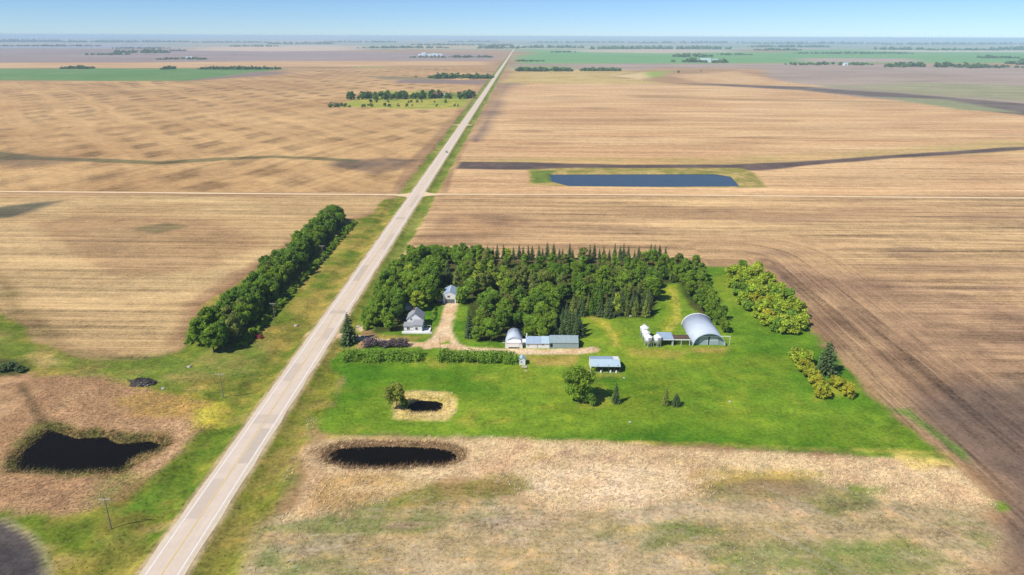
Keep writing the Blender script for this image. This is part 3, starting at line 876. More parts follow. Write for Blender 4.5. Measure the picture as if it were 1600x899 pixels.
piece = np.zeros(len(QUAD), int)
names = ['far_fields', 'stubble_field', 'stubble_field', 'stubble_field', 'stubble_field', 'tilled_field', 'grass_verge', 'marsh_ground', 'lawn', 'marsh_ground', 'pasture', 'gravel_driveway', 'ploughed_corner']
for k, m in ((1, LF > 0.5), (2, RF > 0.5), (3, MF > 0.5), (4, LN > 0.5), (5, NF > 0.5)):
    piece[cm(m)] = k
piece[cm(vm > 0.5)] = 6
piece[cm(LV)] = 6
piece[cm(FG)] = 10
piece[cm(LW)] = 8
piece[cm(MR)] = 9
piece[(CX < -90) & (CY < 226) & cm(T[:, 2] > 0.3)] = 7
piece[cm(DRV)] = 11
piece[bl[QUAD].mean(1) > 0] = 12
VCO = np.stack([GX, GY, GZ], 1)
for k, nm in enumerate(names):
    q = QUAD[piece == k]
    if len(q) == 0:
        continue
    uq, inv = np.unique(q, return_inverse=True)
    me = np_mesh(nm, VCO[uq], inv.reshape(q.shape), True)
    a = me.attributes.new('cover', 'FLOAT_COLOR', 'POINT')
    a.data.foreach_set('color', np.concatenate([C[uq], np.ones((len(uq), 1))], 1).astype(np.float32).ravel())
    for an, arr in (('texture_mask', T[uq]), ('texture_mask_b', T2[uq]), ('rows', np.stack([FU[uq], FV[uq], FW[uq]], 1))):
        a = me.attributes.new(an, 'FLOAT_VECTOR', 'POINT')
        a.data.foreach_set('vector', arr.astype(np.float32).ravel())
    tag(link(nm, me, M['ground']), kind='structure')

# ---- water
t = NT('dark_pond_water')
t.b.inputs['Base Color'].default_value = (0.006, 0.004, 0.002, 1)
t.b.inputs['Roughness'].default_value = 0.06
t.b.inputs['IOR'].default_value = 1.33
t.b.inputs['Specular IOR Level'].default_value = 0.06
M['water'] = t.m
t = NT('blue_pond_water')
t.b.inputs['Base Color'].default_value = (0.035, 0.052, 0.062, 1)
t.b.inputs['Roughness'].default_value = 0.25
t.b.inputs['IOR'].default_value = 1.33
t.b.inputs['Specular IOR Level'].default_value = 0.5
t.bump(t.noise(t.obj(), 0.6, 4, 0.6), 0.25, 0.15)
M['water_blue'] = t.m
for P, m, w in PONDS:
    cx = sum(p[0] for p in P) / len(P)
    cy = sum(p[1] for p in P) / len(P)
    far = P is POND_FAR
    e = 3.0 if not far else 4.0
    pts = []
    for x, y in P:
        r = math.hypot(x - cx, y - cy)
        pts.append((cx + (x - cx) * (r + e) / r, cy + (y - cy) * (r + e) / r))
    zc = float(ground_z([cx], [cy])[0])
    rim = float(np.median(ground_z([p[0] for p in P], [p[1] for p in P])))
    me = MB().poly([(x, y, rim - (0.02 if far else 0.05)) for x, y in pts]).mesh('pond')
    tag(link('pond', me, M['water_blue'] if far else M['water']), kind='structure')

# ---- highway and crossing farm road
t = NT('worn_asphalt')
o = t.obj()
sp2 = t.n('SeparateXYZ')
t.put(sp2.inputs[0], o)
nx = t.n('CombineXYZ')
t.put(nx.inputs[0], t.math('MULTIPLY', sp2.outputs[0], 0.9))
t.put(nx.inputs[1], t.math('MULTIPLY', sp2.outputs[1], 0.03))
w1 = t.noise(nx.outputs[0], 1.0, 4, 0.6)
w2 = t.noise(o, 0.25, 5, 0.65)
w3 = t.noise(o, 3.0, 3, 0.6)
fac = t.math('ADD', t.math('ADD', cen(w1, 0.6), cen(w2, 0.9)), t.math('ADD', cen(w3, 0.4), 0.5), clamp=True)
c0 = t.mix(fac, srgb(208, 188, 168, 0.84), srgb(238, 220, 200, 0.84))
t.put(t.b.inputs['Base Color'], c0)
t.b.inputs['Roughness'].default_value = 0.9
M['asphalt'] = t.m
M['gravel_shoulder'] = simple_mat('gravel_shoulder', srgb(236, 222, 196, 0.80), 0.95, c2=srgb(214, 196, 164, 0.80), scale=0.5)
M['patch'] = simple_mat('asphalt_patch', srgb(216, 198, 179, 0.84), 0.9, var=0.06, scale=0.4)
M['patch_dark'] = simple_mat('asphalt_patch_grey', srgb(212, 195, 176, 0.84), 0.9, var=0.08, scale=0.4)
M['line_white'] = simple_mat('worn_white_line', (0.86, 0.85, 0.82), 0.8, var=0.12, scale=1.2)
M['line_yellow'] = simple_mat('worn_yellow_line', (0.70, 0.52, 0.16), 0.8, var=0.12, scale=1.2)
M['farm_road'] = simple_mat('farm_road_gravel', srgb(240, 212, 170, 0.9), 0.95, c2=srgb(222, 190, 146, 0.9), scale=0.15)

yr = [90 + 8 * k for k in range(140)]
while yr[-1] < 14500:
    yr.append(yr[-1] * 1.03)


def strip(x0, x1, z, y0=90.0, y1=14000.0, wob=0.0):
    b = MB()
    Y = [y0] + [q for q in yr if y0 + 0.5 < q < y1 - 0.5] + [y1]
    L = [(x0 + wob * math.sin(q * 0.31) * rnd.random(), q, z) for q in Y]
    R = [(x1 + wob * math.sin(q * 0.27) * rnd.random(), q, z) for q in Y]
    for k in range(len(Y) - 1):
        i = len(b.v)
        b.v += [L[k], R[k], R[k + 1], L[k + 1]]
        b.f.append((i, i + 1, i + 2, i + 3))
    return b


hw = empty('highway', (ROAD_X, 90, 0))
tag(hw, kind='structure')


def hwp(name, b, mat):
    b.v = [(x - ROAD_X, y - 90, z) for x, y, z in b.v]
    return b.build(name, mat, hw)


hwp('gravel_shoulder', strip(ROAD_X - 5.2, ROAD_X - 4.0, 0.060, wob=0.35), M['gravel_shoulder'])
hwp('gravel_shoulder', strip(ROAD_X + 4.0, ROAD_X + 5.2, 0.060, wob=0.35), M['gravel_shoulder'])
hwp('road_surface', strip(ROAD_X - 4.4, ROAD_X + 4.4, 0.085), M['asphalt'])
hwp('edge_line', strip(ROAD_X - 3.76, ROAD_X - 3.48, 0.100, y1=900), M['line_white'])
hwp('edge_line', strip(ROAD_X + 3.48, ROAD_X + 3.76, 0.100, y1=900), M['line_white'])
hwp('centre_line', strip(ROAD_X - 0.14, ROAD_X + 0.14, 0.100, y1=700), M['line_yellow'])
for (xa_, xb_, ya_, yb_, mt) in ((-3.3, -0.4, 146.5, 163.5, 'patch'), (0.4, 3.3, 171, 190, 'patch_dark'), (-3.4, 3.4, 193, 198.5, 'patch'), (-3.4, -0.3, 222, 236, 'patch'), (0.3, 3.4, 258, 270, 'patch'), (-3.4, 3.4, 286, 290, 'patch_dark'),
                             (-3.2, -0.2, 330, 356, 'patch_dark'), (0.3, 3.3, 385, 420, 'patch'), (-3.3, 3.3, 455, 461, 'patch_dark'), (0.3, 3.3, 490, 530, 'patch')):
    hwp('asphalt_patch', strip(ROAD_X + xa_, ROAD_X + xb_, 0.092, ya_, yb_), M[mt])
b = MB()


def lane(pts, w, z):
    m = MB()
    n = len(pts)
    for k in range(n - 1):
        (x0, y0, w0), (x1, y1, w1) = pts[k], pts[k + 1]
        i = len(m.v)
        m.v += [(x0, y0 - w0, z), (x1, y1 - w1, z), (x1, y1 + w1, z), (x0, y0 + w0, z)]
        m.f.append((i, i + 1, i + 2, i + 3))
    return m


def farm_lane(name, xa_, xb_, y, w0, flare):
    pts = []
    for k in range(61):
        f_ = (k / 60) ** 2
        x = xa_ + (xb_ - xa_) * f_
        w = w0 + flare * math.exp(-abs(x - xa_) / 5.0) + 0.5 * rnd.random()
        pts.append((x, y + 1.2 * math.sin(x * 0.013), w))
    m = lane(pts, 0, 0.05)
    m.v = [(x, y_, 0.30 if abs(x - ROAD_X) > 16 else 0.05) for x, y_, z in m.v]
    return tag(m.build(name, M['farm_road']), kind='structure')


farm_lane('farm_road', ROAD_X - 4.6, -760, CROSS_Y + 1, 2.3, 7.0)
farm_lane('farm_road', ROAD_X + 4.6, 700, CROSS_Y + 4, 2.2, 8.0)
farm_lane('farm_road', ROAD_X - 4.6, -96, 985, 2.0, 6.0)
farm_lane('farm_road', ROAD_X + 4.6, -68, 985, 2.0, 6.0)


# ------------------------------------------------------------------ buildings
def gz(x, y):
    return float(ground_z([x], [y])[0])


def place(name, px, py, label, cat, group=None, dx=0.0, dy=0.0, rz=0.0, sink=0.0):
    x, y = G(px, py)
    x, y = x + dx, y + dy
    return tag(empty(name, (x, y, gz(x, y) - sink), rz), label, cat, group)


def gable_roof(x0, x1, y0, y1, z0, zr, axis, over=0.35, th=0.18):
    """solid gable roof slab; axis = direction of the ridge"""
    if axis == 'y':
        m_, h_ = (x0 + x1) / 2, (x1 - x0) / 2 + over
        sl = (zr - z0) / ((x1 - x0) / 2)
        e = z0 - over * sl
        return MB().prism([(m_ - h_, e), (m_, zr), (m_ + h_, e), (m_ + h_, e + th), (m_, zr + th), (m_ - h_, e + th)], 'y', y0 - over, y1 + over)
    m_, h_ = (y0 + y1) / 2, (y1 - y0) / 2 + over
    sl = (zr - z0) / ((y1 - y0) / 2)
    e = z0 - over * sl
    return MB().prism([(m_ - h_, e), (m_, zr), (m_ + h_, e), (m_ + h_, e + th), (m_, zr + th), (m_ - h_, e + th)], 'x', x0 - over, x1 + over)


def slab_roof(x0, x1, y0, z0, y1, z1, th=0.14):
    return MB().prism([(y0, z0), (y1, z1), (y1, z1 + th), (y0, z0 + th)], 'x', x0, x1)


def body(x0, x1, y0, y1, z, zr=None, axis=None):
    if zr is None:
        return MB().box(x0, x1, y0, y1, -0.6, z)
    if axis == 'y':
        return MB().prism([(x0, -0.6), (x1, -0.6), (x1, z), ((x0 + x1) / 2, zr), (x0, z)], 'y', y0, y1)
    return MB().prism([(y0, -0.6), (y1, -0.6), (y1, z), ((y0 + y1) / 2, zr), (y0, z)], 'x', x0, x1)


def window(p, x, y, z, w, h, side='front', frame='white_trim'):
    """glass set into a frame that stands proud of the wall"""
    if side == 'front':
        wn_ = MB().box(x - w / 2, x + w / 2, y - 0.05, y + 0.02, z, z + h).build('window', M['glass'], p)
        f_ = MB()
        for (a, b_, c_, d_) in ((x - w / 2 - 0.1, x - w / 2, z - 0.1, z + h + 0.1), (x + w / 2, x + w / 2 + 0.1, z - 0.1, z + h + 0.1),
                                (x - w / 2, x + w / 2, z - 0.1, z), (x - w / 2, x + w / 2, z + h, z + h + 0.1), (x - 0.03, x + 0.03, z, z + h)):
            f_.box(a, b_, y - 0.08, y + 0.02, c_, d_)
    else:
        s = 1 if side == 'right' else -1
        wn_ = MB().box(min(x, x + 0.05 * s), max(x, x + 0.05 * s), y - w / 2, y + w / 2, z, z + h).build('window', M['glass'], p)
        f_ = MB()
        for (a, b_, c_, d_) in ((y - w / 2 - 0.1, y - w / 2, z - 0.1, z + h + 0.1), (y + w / 2, y + w / 2 + 0.1, z - 0.1, z + h + 0.1),
                                (y - w / 2, y + w / 2, z - 0.1, z), (y - w / 2, y + w / 2, z + h, z + h + 0.1)):
            f_.box(min(x, x + 0.08 * s), max(x, x + 0.08 * s), a, b_, c_, d_)
    f_.build('frame', M[frame], wn_)
    return wn_


# -- farmhouse: two-storey gable block, lower front wing, porch and deck
h = place('farmhouse', 640, 520, 'white farmhouse with grey gabled roofs and white deck beside the gravel drive', 'house')
body(-1.6, 4.9, 4.2, 11.0, 4.3, 6.9, 'y').build('wall', M['white_wall'], h)
gable_roof(-1.6, 4.9, 4.2, 11.0, 4.3, 6.9, 'y', 0.3).build('roof', M['grey_shingle'], h)
MB().box(0.6, 1.2, 8.6, 9.2, 6.0, 7.7).build('chimney', M['brown'], h)
MB().prism([(0.0, -0.6), (4.2, -0.6), (4.15, 4.0), (0.0, 3.3)], 'x', 1.6, 5.2).build('wing_wall', M['white_wall'], h)
slab_roof(1.3, 5.5, -0.35, 3.32, 4.1, 4.1).build('wing_roof', M['grey_shingle'], h)
body(-2.4, 1.4, 0.8, 4.2, 2.6).build('porch_wall', M['white_wall'], h)
slab_roof(-2.7, 1.28, 0.4, 2.6, 4.1, 3.0).build('porch_roof', M['grey_shingle'], h)
window(h, 2.9, 0.0, 1.2, 0.9, 1.3)
window(h, -0.6, 0.8, 1.0, 1.1, 1.1)
window(h, 0.2, 4.2, 3.8, 0.7, 0.9)
window(h, 4.9, 8.0, 1.2, 1.2, 1.2, 'right')
window(h, 4.9, 9.9, 1.2, 1.0, 1.2, 'right')
MB().box(5.2, 5.27, 1.5, 2.5, 0.2, 2.3).build('door', M['glass'], h)
d = MB().box(-3.0, 8.4, -1.1, -0.02, 0.45, 0.62).box(5.3, 8.4, 0.0, 4.0, 0.45, 0.62)
d.build('deck', M['white_trim'], h)
MB().box(-3.0, 8.4, -1.12, -1.06, -0.5, 0.44).build('deck_skirt', M['white_trim'], h)
for x in (5.5, 6.9, 8.3):
    MB().box(x - 0.06, x + 0.06, 3.85, 3.97, 0.62, 1.6).build('deck_post', M['white_trim'], h)
MB().box(5.45, 8.35, 3.87, 3.95, 1.6, 1.7).build('deck_rail', M['white_trim'], h)
for k in range(3):
    MB().box(8.4 + 0.3 * k, 8.7 + 0.3 * k, -1.1, 0.6, -0.5, 0.44 - 0.17 * k).build('deck_step', M['white_trim'], h)
# small shed behind the house
s = place('garden_shed', 640, 493, 'small pale roofed shed in deep shade behind the farmhouse', 'shed', dx=-1.5, dy=6)
body(-1.4, 1.4, 0, 2.6, 2.0).build('wall', M['white_wall'], s)
slab_roof(-1.6, 1.6, -0.2, 2.0, 2.8, 2.5).build('roof', M['metal_roof_pale'], s)
# -- garage at the end of the drive
g = place('garage', 702.5, 474, 'white two storey garage with grey overhead door at the end of the drive', 'garage')
body(-2.9, 2.9, 0, 9.0, 4.0, 5.4, 'y').build('wall', M['white_wall'], g)
gable_roof(-2.9, 2.9, 0.3, 9.0, 4.0, 5.4, 'y', 0.35).build('roof', M['metal_roof'], g)
MB().box(-2.0, 2.3, -0.07, 0.02, 0.05, 2.0).build('overhead_door', M['grey_door'], g)
for k in range(1, 4):
    MB().box(-2.0, 2.3, -0.09, -0.06, 0.05 + 0.5 * k - 0.02, 0.05 + 0.5 * k + 0.02).build('door_seam', M['dark'], g)
window(g, -0.35, 0.0, 2.8, 1.1, 1.0)
MB().box(-0.12, 0.12, 0.2, 9.2, 5.42, 5.62).build('ridge_cap', M['white_trim'], g)
body(-5.4, -2.95, 2.2, 7.5, 2.4).build('lean_to_wall', M['white_wall'], g)
MB().prism([(-5.7, 2.45), (-2.95, 3.2), (-2.95, 3.35), (-5.7, 2.6)], 'y', 1.9, 7.8).build('lean_to_roof', M['metal_roof_pale'], g)


def arch_pts(hw_, ht, n=18, pw=1.0):
    return [(hw_ * math.cos(math.pi * k / n), ht * math.sin(math.pi * k / n) ** pw) for k in range(n + 1)]


def arch_shell(hw_, ht, y0, y1, th=0.12, n=18, pw=0.92):
    o_ = arch_pts(hw_, ht, n, pw)
    i_ = arch_pts(hw_ - th, ht - th, n, pw)
    o_ = [(p, max(z, 0) if 0 < k < n else -0.5) for k, (p, z) in enumerate(o_)]
    i_ = [(p, max(z, 0) if 0 < k < n else -0.5) for k, (p, z) in enumerate(i_)]
    m = MB()
    R = len(o_)
    for y in (y0, y1):
        m.v += [(p, y, z) for p, z in o_] + [(p, y, z) for p, z in i_]
    for k in range(R - 1):
        a = 2 * R
        m.f += [(k, k + 1, a + k + 1, a + k), (R + k, a + R + k, a + R + k + 1, R + k + 1),
                (k, R + k, R + k + 1, k + 1), (a + k, a + k + 1, a + R + k + 1, a + R + k)]
    m.f += [(0, 2 * R, 3 * R, R), (R - 1, 2 * R - 1, 4 * R - 1, 3 * R - 1)]
    return m


def arch_wall(hw_, ht, y, th=0.1, n=18, pw=0.92, z_from=None):
    pr = [(p, z) for p, z in arch_pts(hw_, ht, n, pw)]
    if z_from is None:
        pr[0] = (pr[0][0], -0.5)
        pr[-1] = (pr[-1][0], -0.5)
    else:
        pr = [q for q in pr if q[1] >= z_from]
        pr = [(pr[0][0], z_from)] + pr + [(pr[-1][0], z_from)]
    return MB().prism(pr, 'y', y, y + th)


# -- small arched workshop
q = place('arched_workshop', 803, 544.5, 'small arched metal workshop with white front beside the long white shed', 'workshop')
HWS = 3.5
arch_shell(HWS, 4.3, 1.0, 10.5).build('arch_roof', M['arch_metal'], q, True)
arch_wall(HWS - 0.06, 4.24, 1.3).build('front_wall', M['white_wall'], q)
arch_wall(HWS - 0.06, 4.24, 10.1).build('back_wall', M['white_wall'], q)
MB().prism([(-3.45, -0.5), (3.45, -0.5), (3.3, 1.2), (2.7, 2.45), (-2.7, 2.45), (-3.3, 1.2)], 'y', 0.0, 1.28).build('front_annex', M['white_wall'], q)
MB().prism([(-0.12, 2.47), (1.28, 2.75), (1.28, 2.87), (-0.12, 2.59)], 'x', -2.75, 2.75).build('annex_roof', M['white_trim'], q)
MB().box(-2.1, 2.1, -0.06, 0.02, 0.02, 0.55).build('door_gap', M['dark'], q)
MB().box(-2.2, 2.2, -0.14, -0.02, 0.55, 2.35).build('door', M['white_trim'], q)
MB().box(-4.6, 3.6, -0.26, -0.15, 2.36, 2.52).build('door_track', M['white_trim'], q)
MB().lathe([(0.22, 4.1), (0.22, 4.6), (0.3, 4.65), (0.02, 4.9)], 0, 7.5, 10).build('vent', M['bin_metal'], q)

# -- long white shed and the grey shed that continues it
w = place('long_white_shed', 844, 544.5, 'long low white shed with stepped metal roof between arched workshop and grey shed', 'shed')
MB().prism([(0, -0.6), (6.4, -0.6), (6.4, 2.0), (3.4, 3.5), (0, 2.1)], 'x', -5.5, 3.6).build('wall', M['white_wall'], w)
for (a, b_, z) in ((-5.7, -2.6, 0.0), (-2.58, 0.45, 0.0), (0.47, 3.6, 0.10)):
    slab_roof(a, b_, -0.35, 2.02 + z, 3.4, 3.56 + z).build('roof_sheet', M['metal_roof_pale' if z else 'metal_roof'], w)
slab_roof(-5.7, 3.6, 6.8, 1.86, 3.42, 3.54).build('back_roof', M['metal_roof'], w)
MB().box(-5.5, -5.1, 3.0, 3.4, 3.5, 4.9).build('chimney', M['white_trim'], w)
window(w, -4.7, 0.0, 1.1, 0.55, 0.55)
window(w, 1.0, 0.0, 1.35, 0.8, 0.45)
MB().box(-1.2, -1.05, -0.04, 0.02, 0.0, 2.0).build('door_seam', M['grey_door'], w)
MB().box(-7.3, -5.52, 1.2, 4.4, 1.9, 2.05).build('link_roof', M['white_trim'], w)
MB().box(-7.0, -5.52, 2.2, 4.2, -0.5, 1.88).build('link_wall', M['grey_green'], w)
w = place('grey_machine_shed', 884.5, 544.5, 'long grey sheet metal shed joined to the right end of white shed', 'shed')
MB().prism([(0, -0.6), (6.6, -0.6), (6.6, 2.1), (3.5, 3.7), (0, 2.3)], 'x', -6.45, 4.7).build('wall', M['grey_green'], w)
slab_roof(-6.45, 4.85, -0.2, 2.28, 3.5, 3.78).build('front_roof', M['grey_green'], w)
slab_roof(-6.45, 4.85, 6.9, 2.0, 3.52, 3.76).build('back_roof', M['grey_green'], w)
MB().box(-6.45, 4.9, 3.3, 3.7, 3.88, 3.98).build('ridge_cap', M['metal_roof_pale'], w)
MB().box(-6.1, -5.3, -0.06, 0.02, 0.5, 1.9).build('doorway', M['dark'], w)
MB().box(4.7, 4.78, -0.1, 0.06, -0.4, 2.2).build('corner_trim', M['white_trim'], w)

# -- small white hut at the end of the hedge
w = place('white_hut', 816, 570.5, 'tiny white gabled hut at the right end of the long hedge', 'hut')
body(-1.15, 1.15, 0, 2.6, 2.1, 3.0, 'y').build('wall', M['white_wall'], w)
gable_roof(-1.15, 1.15, 0, 2.6, 2.1, 3.0, 'y', 0.2, 0.1).build('roof', M['metal_roof_pale'], w)
window(w, -0.35, 0.0, 1.0, 0.5, 0.55)
pl = place('wooden_pallet', 819.5, 575, 'pale wooden pallet lying in the grass in front of white hut', 'pallet')
for k in range(6):
    MB().box(-1.0, 1.0, -0.75 + 0.28 * k, -0.55 + 0.28 * k, 0.42, 0.48).build('slat', M['pale_wood'], pl)
for x in (-0.95, 0, 0.95):
    MB().box(x - 0.05, x + 0.05, -0.75, 0.85, -0.1, 0.41).build('bearer', M['pale_wood'], pl)

# -- open fronted shed on the lawn
w = place('open_front_shed', 946, 582.5, 'open fronted shed with pale metal gable roof standing alone on the lawn', 'shed')
X0, X1 = -5.3, 5.3
MB().box(X0, X0 + 0.12, 0.1, 7.6, -0.5, 2.6).build('side_wall', M['white_wall'], w)
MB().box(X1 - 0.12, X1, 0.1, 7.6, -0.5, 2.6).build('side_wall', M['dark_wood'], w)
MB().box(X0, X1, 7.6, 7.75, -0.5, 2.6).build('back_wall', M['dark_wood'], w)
slab_roof(X0 - 0.1, X1 + 0.1, -0.3, 2.5, 3.4, 3.7).build('front_roof', M['metal_roof_pale'], w)  # paler than the back slope: stronger sun on this side put into the colour
for k, (a, b_, mt) in enumerate(((-5.4, -2.55, 'metal_roof'), (-2.53, 0.4, 'metal_roof'), (0.42, 3.28, 'metal_roof'), (3.3, 5.4, 'white_trim'))):
    slab_roof(a, b_, 8.0, 2.72, 3.42, 3.7 + 0.0).build('back_roof_sheet', M[mt], w)
for k in range(6):
    x = X0 + 0.15 + (X1 - X0 - 0.3) * k / 5
    MB().box(x - 0.09, x + 0.09, 0.0, 0.18, -0.5, 2.46).build('post', M['dark_wood'], w)
MB().box(X0, X1, -0.05, 0.0, 2.28, 2.48).build('lintel', M['dark_wood'], w)
for x in (-2.9, 1.0, 4.4):
    MB().box(x - 0.06, x + 0.06, -0.02, 0.14, 2.64, 3.2).build('post_top', M['dark_wood'], w)
MB().box(X0 + 0.1, X1 - 0.1, 0.0, 0.06, -0.1, 0.16).build('sill_board', M['pale_wood'], w)
for (px, py, lab) in ((939, 582.4, 'left of three pale drums along the open shed front'), (954, 582.4, 'middle of three pale drums along the open shed front'), (963, 582.8, 'right of three pale drums along the open shed front')):
    d_ = place('steel_drum', px, py, lab, 'drum')
    MB().lathe([(0.3, 0.0), (0.3, 0.3), (0.32, 0.31), (0.32, 0.34), (0.3, 0.35), (0.3, 0.6), (0.32, 0.61), (0.32, 0.64), (0.3, 0.65), (0.3, 0.9)], n=14).build('drum_body', M['white_trim'], d_)
    MB().lathe([(0.31, 0.9), (0.31, 0.93)], n=14).build('rim', M['bin_metal'], d_)

# -- big arched machine shed
q = place('arched_machine_shed', 1108, 541, 'big arched metal machine shed with sliding front doors on the lawn', 'shed')
HW, HT, LEN = 6.4, 5.4, 21.5
arch_shell(HW, HT, 0.0, LEN, 0.16, 26, 0.95).build('arch_roof', M['arch_metal'], q, True)
arch_wall(HW - 0.08, HT - 0.08, 1.4, 0.12, 26, 0.95).build('front_wall', M['grey_green'], q)
arch_wall(HW - 0.08, HT - 0.08, LEN - 0.4, 0.12, 26, 0.95).build('back_wall', M['white_wall'], q)
for s_, a, b_ in ((0, -3.7, -0.25), (1, 0.35, 3.8)):
    dr = MB().box(a, b_, 1.22, 1.36, 0.05, 3.7).build('sliding_door', M['door_grey'], q)
    MB().box(a, b_, 1.18, 1.215, 1.75, 1.9).box(a, a + 0.1, 1.18, 1.215, 0.05, 1.74).box(b_ - 0.1, b_, 1.18, 1.215, 0.05, 1.74).build('frame', M['white_trim'], dr)
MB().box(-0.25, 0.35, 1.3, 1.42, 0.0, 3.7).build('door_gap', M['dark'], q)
MB().box(-4.2, 8.4, 1.02, 1.17, 3.72, 3.95).build('door_track', M['white_trim'], q)
m_ = arch_shell(HW + 0.1, HT + 0.1, -0.1, 0.22, 0.3, 26, 0.95)
m_.build('front_rim', M['metal_roof_pale'], q, True)
m_ = arch_shell(HW + 0.1, HT + 0.1, LEN - 0.2, LEN + 0.15, 0.35, 26, 0.95)
m_.build('back_rim', M['white_trim'], q, True)
MB().tube([(8.25, 1.1, 3.72), (8.25, 1.1, -0.4)], 0.07).build('track_post', M['white_trim'], q)


# -- hopper bins
def bin_(px, py, label, sc=1.0):
    b_ = place('grain_bin', px, py, label, 'grain bin', 'hopper bins beside the lean-to')
    b_.scale = (sc, sc, sc)
    R = 1.55
    MB().lathe([(R, 1.6), (R, 4.0)], n=24).build('cylinder', M['bin_metal'], b_, True)
    rf = MB().lathe([(R + 0.1, 3.98), (0.28, 5.0), (0.28, 5.12), (0.01, 5.2)], n=24).build('cone_roof', M['white_trim'], b_)
    MB().lathe([(0.25, 5.0), (0.33, 5.18), (0.33, 5.3), (0.02, 5.34)], n=12).build('cap', M['bin_metal'], rf)
    MB().lathe([(0.22, 0.45), (0.24, 0.6), (R - 0.02, 1.6)], n=24).build('hopper', M['bin_metal'], b_)
    for k in range(6):
        a = 2 * math.pi * k / 6 + 0.3
        c_, s_ = math.cos(a), math.sin(a)
        MB().tube([(R * c_, R * s_, 1.9), (R * c_ * 1.02, R * s_ * 1.02, -0.2)], 0.07).build('leg', M['bin_metal'], b_)
    MB().box(-0.2, -0.14, -R - 0.16, -R - 0.10, 0.2, 4.3).box(0.14, 0.2, -R - 0.16, -R - 0.10, 0.2, 4.3).build('ladder_rail', M['bin_metal'], b_)
    return b_


bin_(1012, 540.5, 'white topped hopper bin nearest the camera in the row of three', 1.0)
bin_(1026.5, 540.5, 'white topped hopper bin standing alone right beside the lean-to', 1.0)
bin_(1008.5, 533.5, 'middle hopper bin in the row of three, half hidden', 1.0)
bin_(1006.0, 526.5, 'rearmost hopper bin in the row of three at the left end', 1.08)
# -- lean-to and boarded canopy
w = place('lean_to_shelter', 1040.5, 540.5, 'open lean-to shelter with flat grey metal roof beside the hopper bins', 'shelter')
slab_roof(-3.0, 3.0, -0.2, 2.7, 6.2, 3.1).build('roof', M['metal_roof'], w)
for x in (-2.7, 2.7):
    for y in (0.1, 5.8):
        MB().box(x - 0.1, x + 0.1, y - 0.1, y + 0.1, -0.5, 2.68 + 0.06 * y).build('post', M['white_trim'], w)
MB().box(-2.9, 2.9, -0.32, -0.22, 2.56, 2.84).build('fascia', M['white_trim'], w)
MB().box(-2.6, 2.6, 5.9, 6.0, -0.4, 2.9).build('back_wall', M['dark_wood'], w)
MB().box(-2.95, -2.88, 0.2, 5.7, -0.4, 2.5).build('side_wall', M['white_wall'], w)
w = place('boarded_canopy', 1064, 540.5, 'brown boarded canopy on white beam linking lean-to and big arched shed', 'canopy')
MB().box(-3.9, 3.6, -0.1, 0.15, 2.42, 2.72).build('beam', M['white_trim'], w)
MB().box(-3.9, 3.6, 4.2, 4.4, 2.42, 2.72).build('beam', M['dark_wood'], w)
for k in range(8):
    y = 0.3 + 0.52 * k
    MB().box(-3.8, 3.5, y, y + 0.38, 2.74 + rnd.random() * 0.04, 2.82 + rnd.random() * 0.05).build('board', M['brown'] if k % 3 else M['dark_wood'], w)
for x in (-3.6, 0.0, 3.3):
    MB().box(x - 0.08, x + 0.08, 0.0, 0.14, -0.4, 2.41).build('post', M['white_trim'], w)
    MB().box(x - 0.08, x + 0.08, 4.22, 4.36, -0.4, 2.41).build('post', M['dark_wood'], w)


# -- vehicles
def car(px, py, rz, label, mat, sc=1.0, loc=None):
    x, y = loc if loc else G(px, py)
    c_ = tag(empty('parked_car' if not loc else 'car', (x, y, gz(x, y) if not loc else 0.1), rz), label, 'car')
    c_.scale = (sc, sc, sc)
    pr = [(-2.1, 0.35), (2.1, 0.35), (2.15, 0.75), (1.95, 0.95), (1.0, 1.02), (-1.9, 1.05), (-2.15, 0.9)]
    MB().prism([(a, z) for a, z in pr], 'x', -0.85, 0.85).build('body', mat, c_)
    pr = [(-1.7, 1.04), (0.95, 1.02), (0.35, 1.52), (0.0, 1.62), (-1.0, 1.6), (-1.35, 1.45)]
    cb = MB()
    i = 0
    for x_, k in ((-0.8, 1), (0.8, 1)):
        cb.v += [(x_ * (1.0 if z < 1.2 else 0.82), a, z) for a, z in pr]
    n = len(pr)
    cb.f += [tuple(range(n)), tuple(range(2 * n - 1, n - 1, -1))]
    cb.f += [(k, n + k, n + (k + 1) % n, (k + 1) % n) for k in range(n)]
    cb.build('cabin', mat, c_)
    MB().box(-0.66, 0.66, -1.66, -1.42, 1.12, 1.42).build('rear_window', M['glass'], c_)
    MB().box(-0.79, 0.79, -1.2, 0.35, 1.12, 1.42).build('side_window', M['glass'], c_)
    for sx in (-1, 1):
        for y_ in (-1.3, 1.3):
            wv = MB()
            R_ = [[(sx * xx, y_ + r * math.cos(a), 0.34 + r * math.sin(a)) for a in [2 * math.pi * k / 14 for k in range(14)]]
                  for xx, r in ((0.66, 0.34), (0.86, 0.34))]
            wv.rings(R_)
            wv.build('wheel', M['rubber'], c_)
    return c_


car(405, 528, 1.05, 'small faded red vehicle sitting in grass beside the shelterbelt', M['red_paint'], 0.85)
car(0, 0, 0.0, 'small silver car driving away along the distant highway', M['car_paint'], 1.15, (ROAD_X + 1.8, 742))

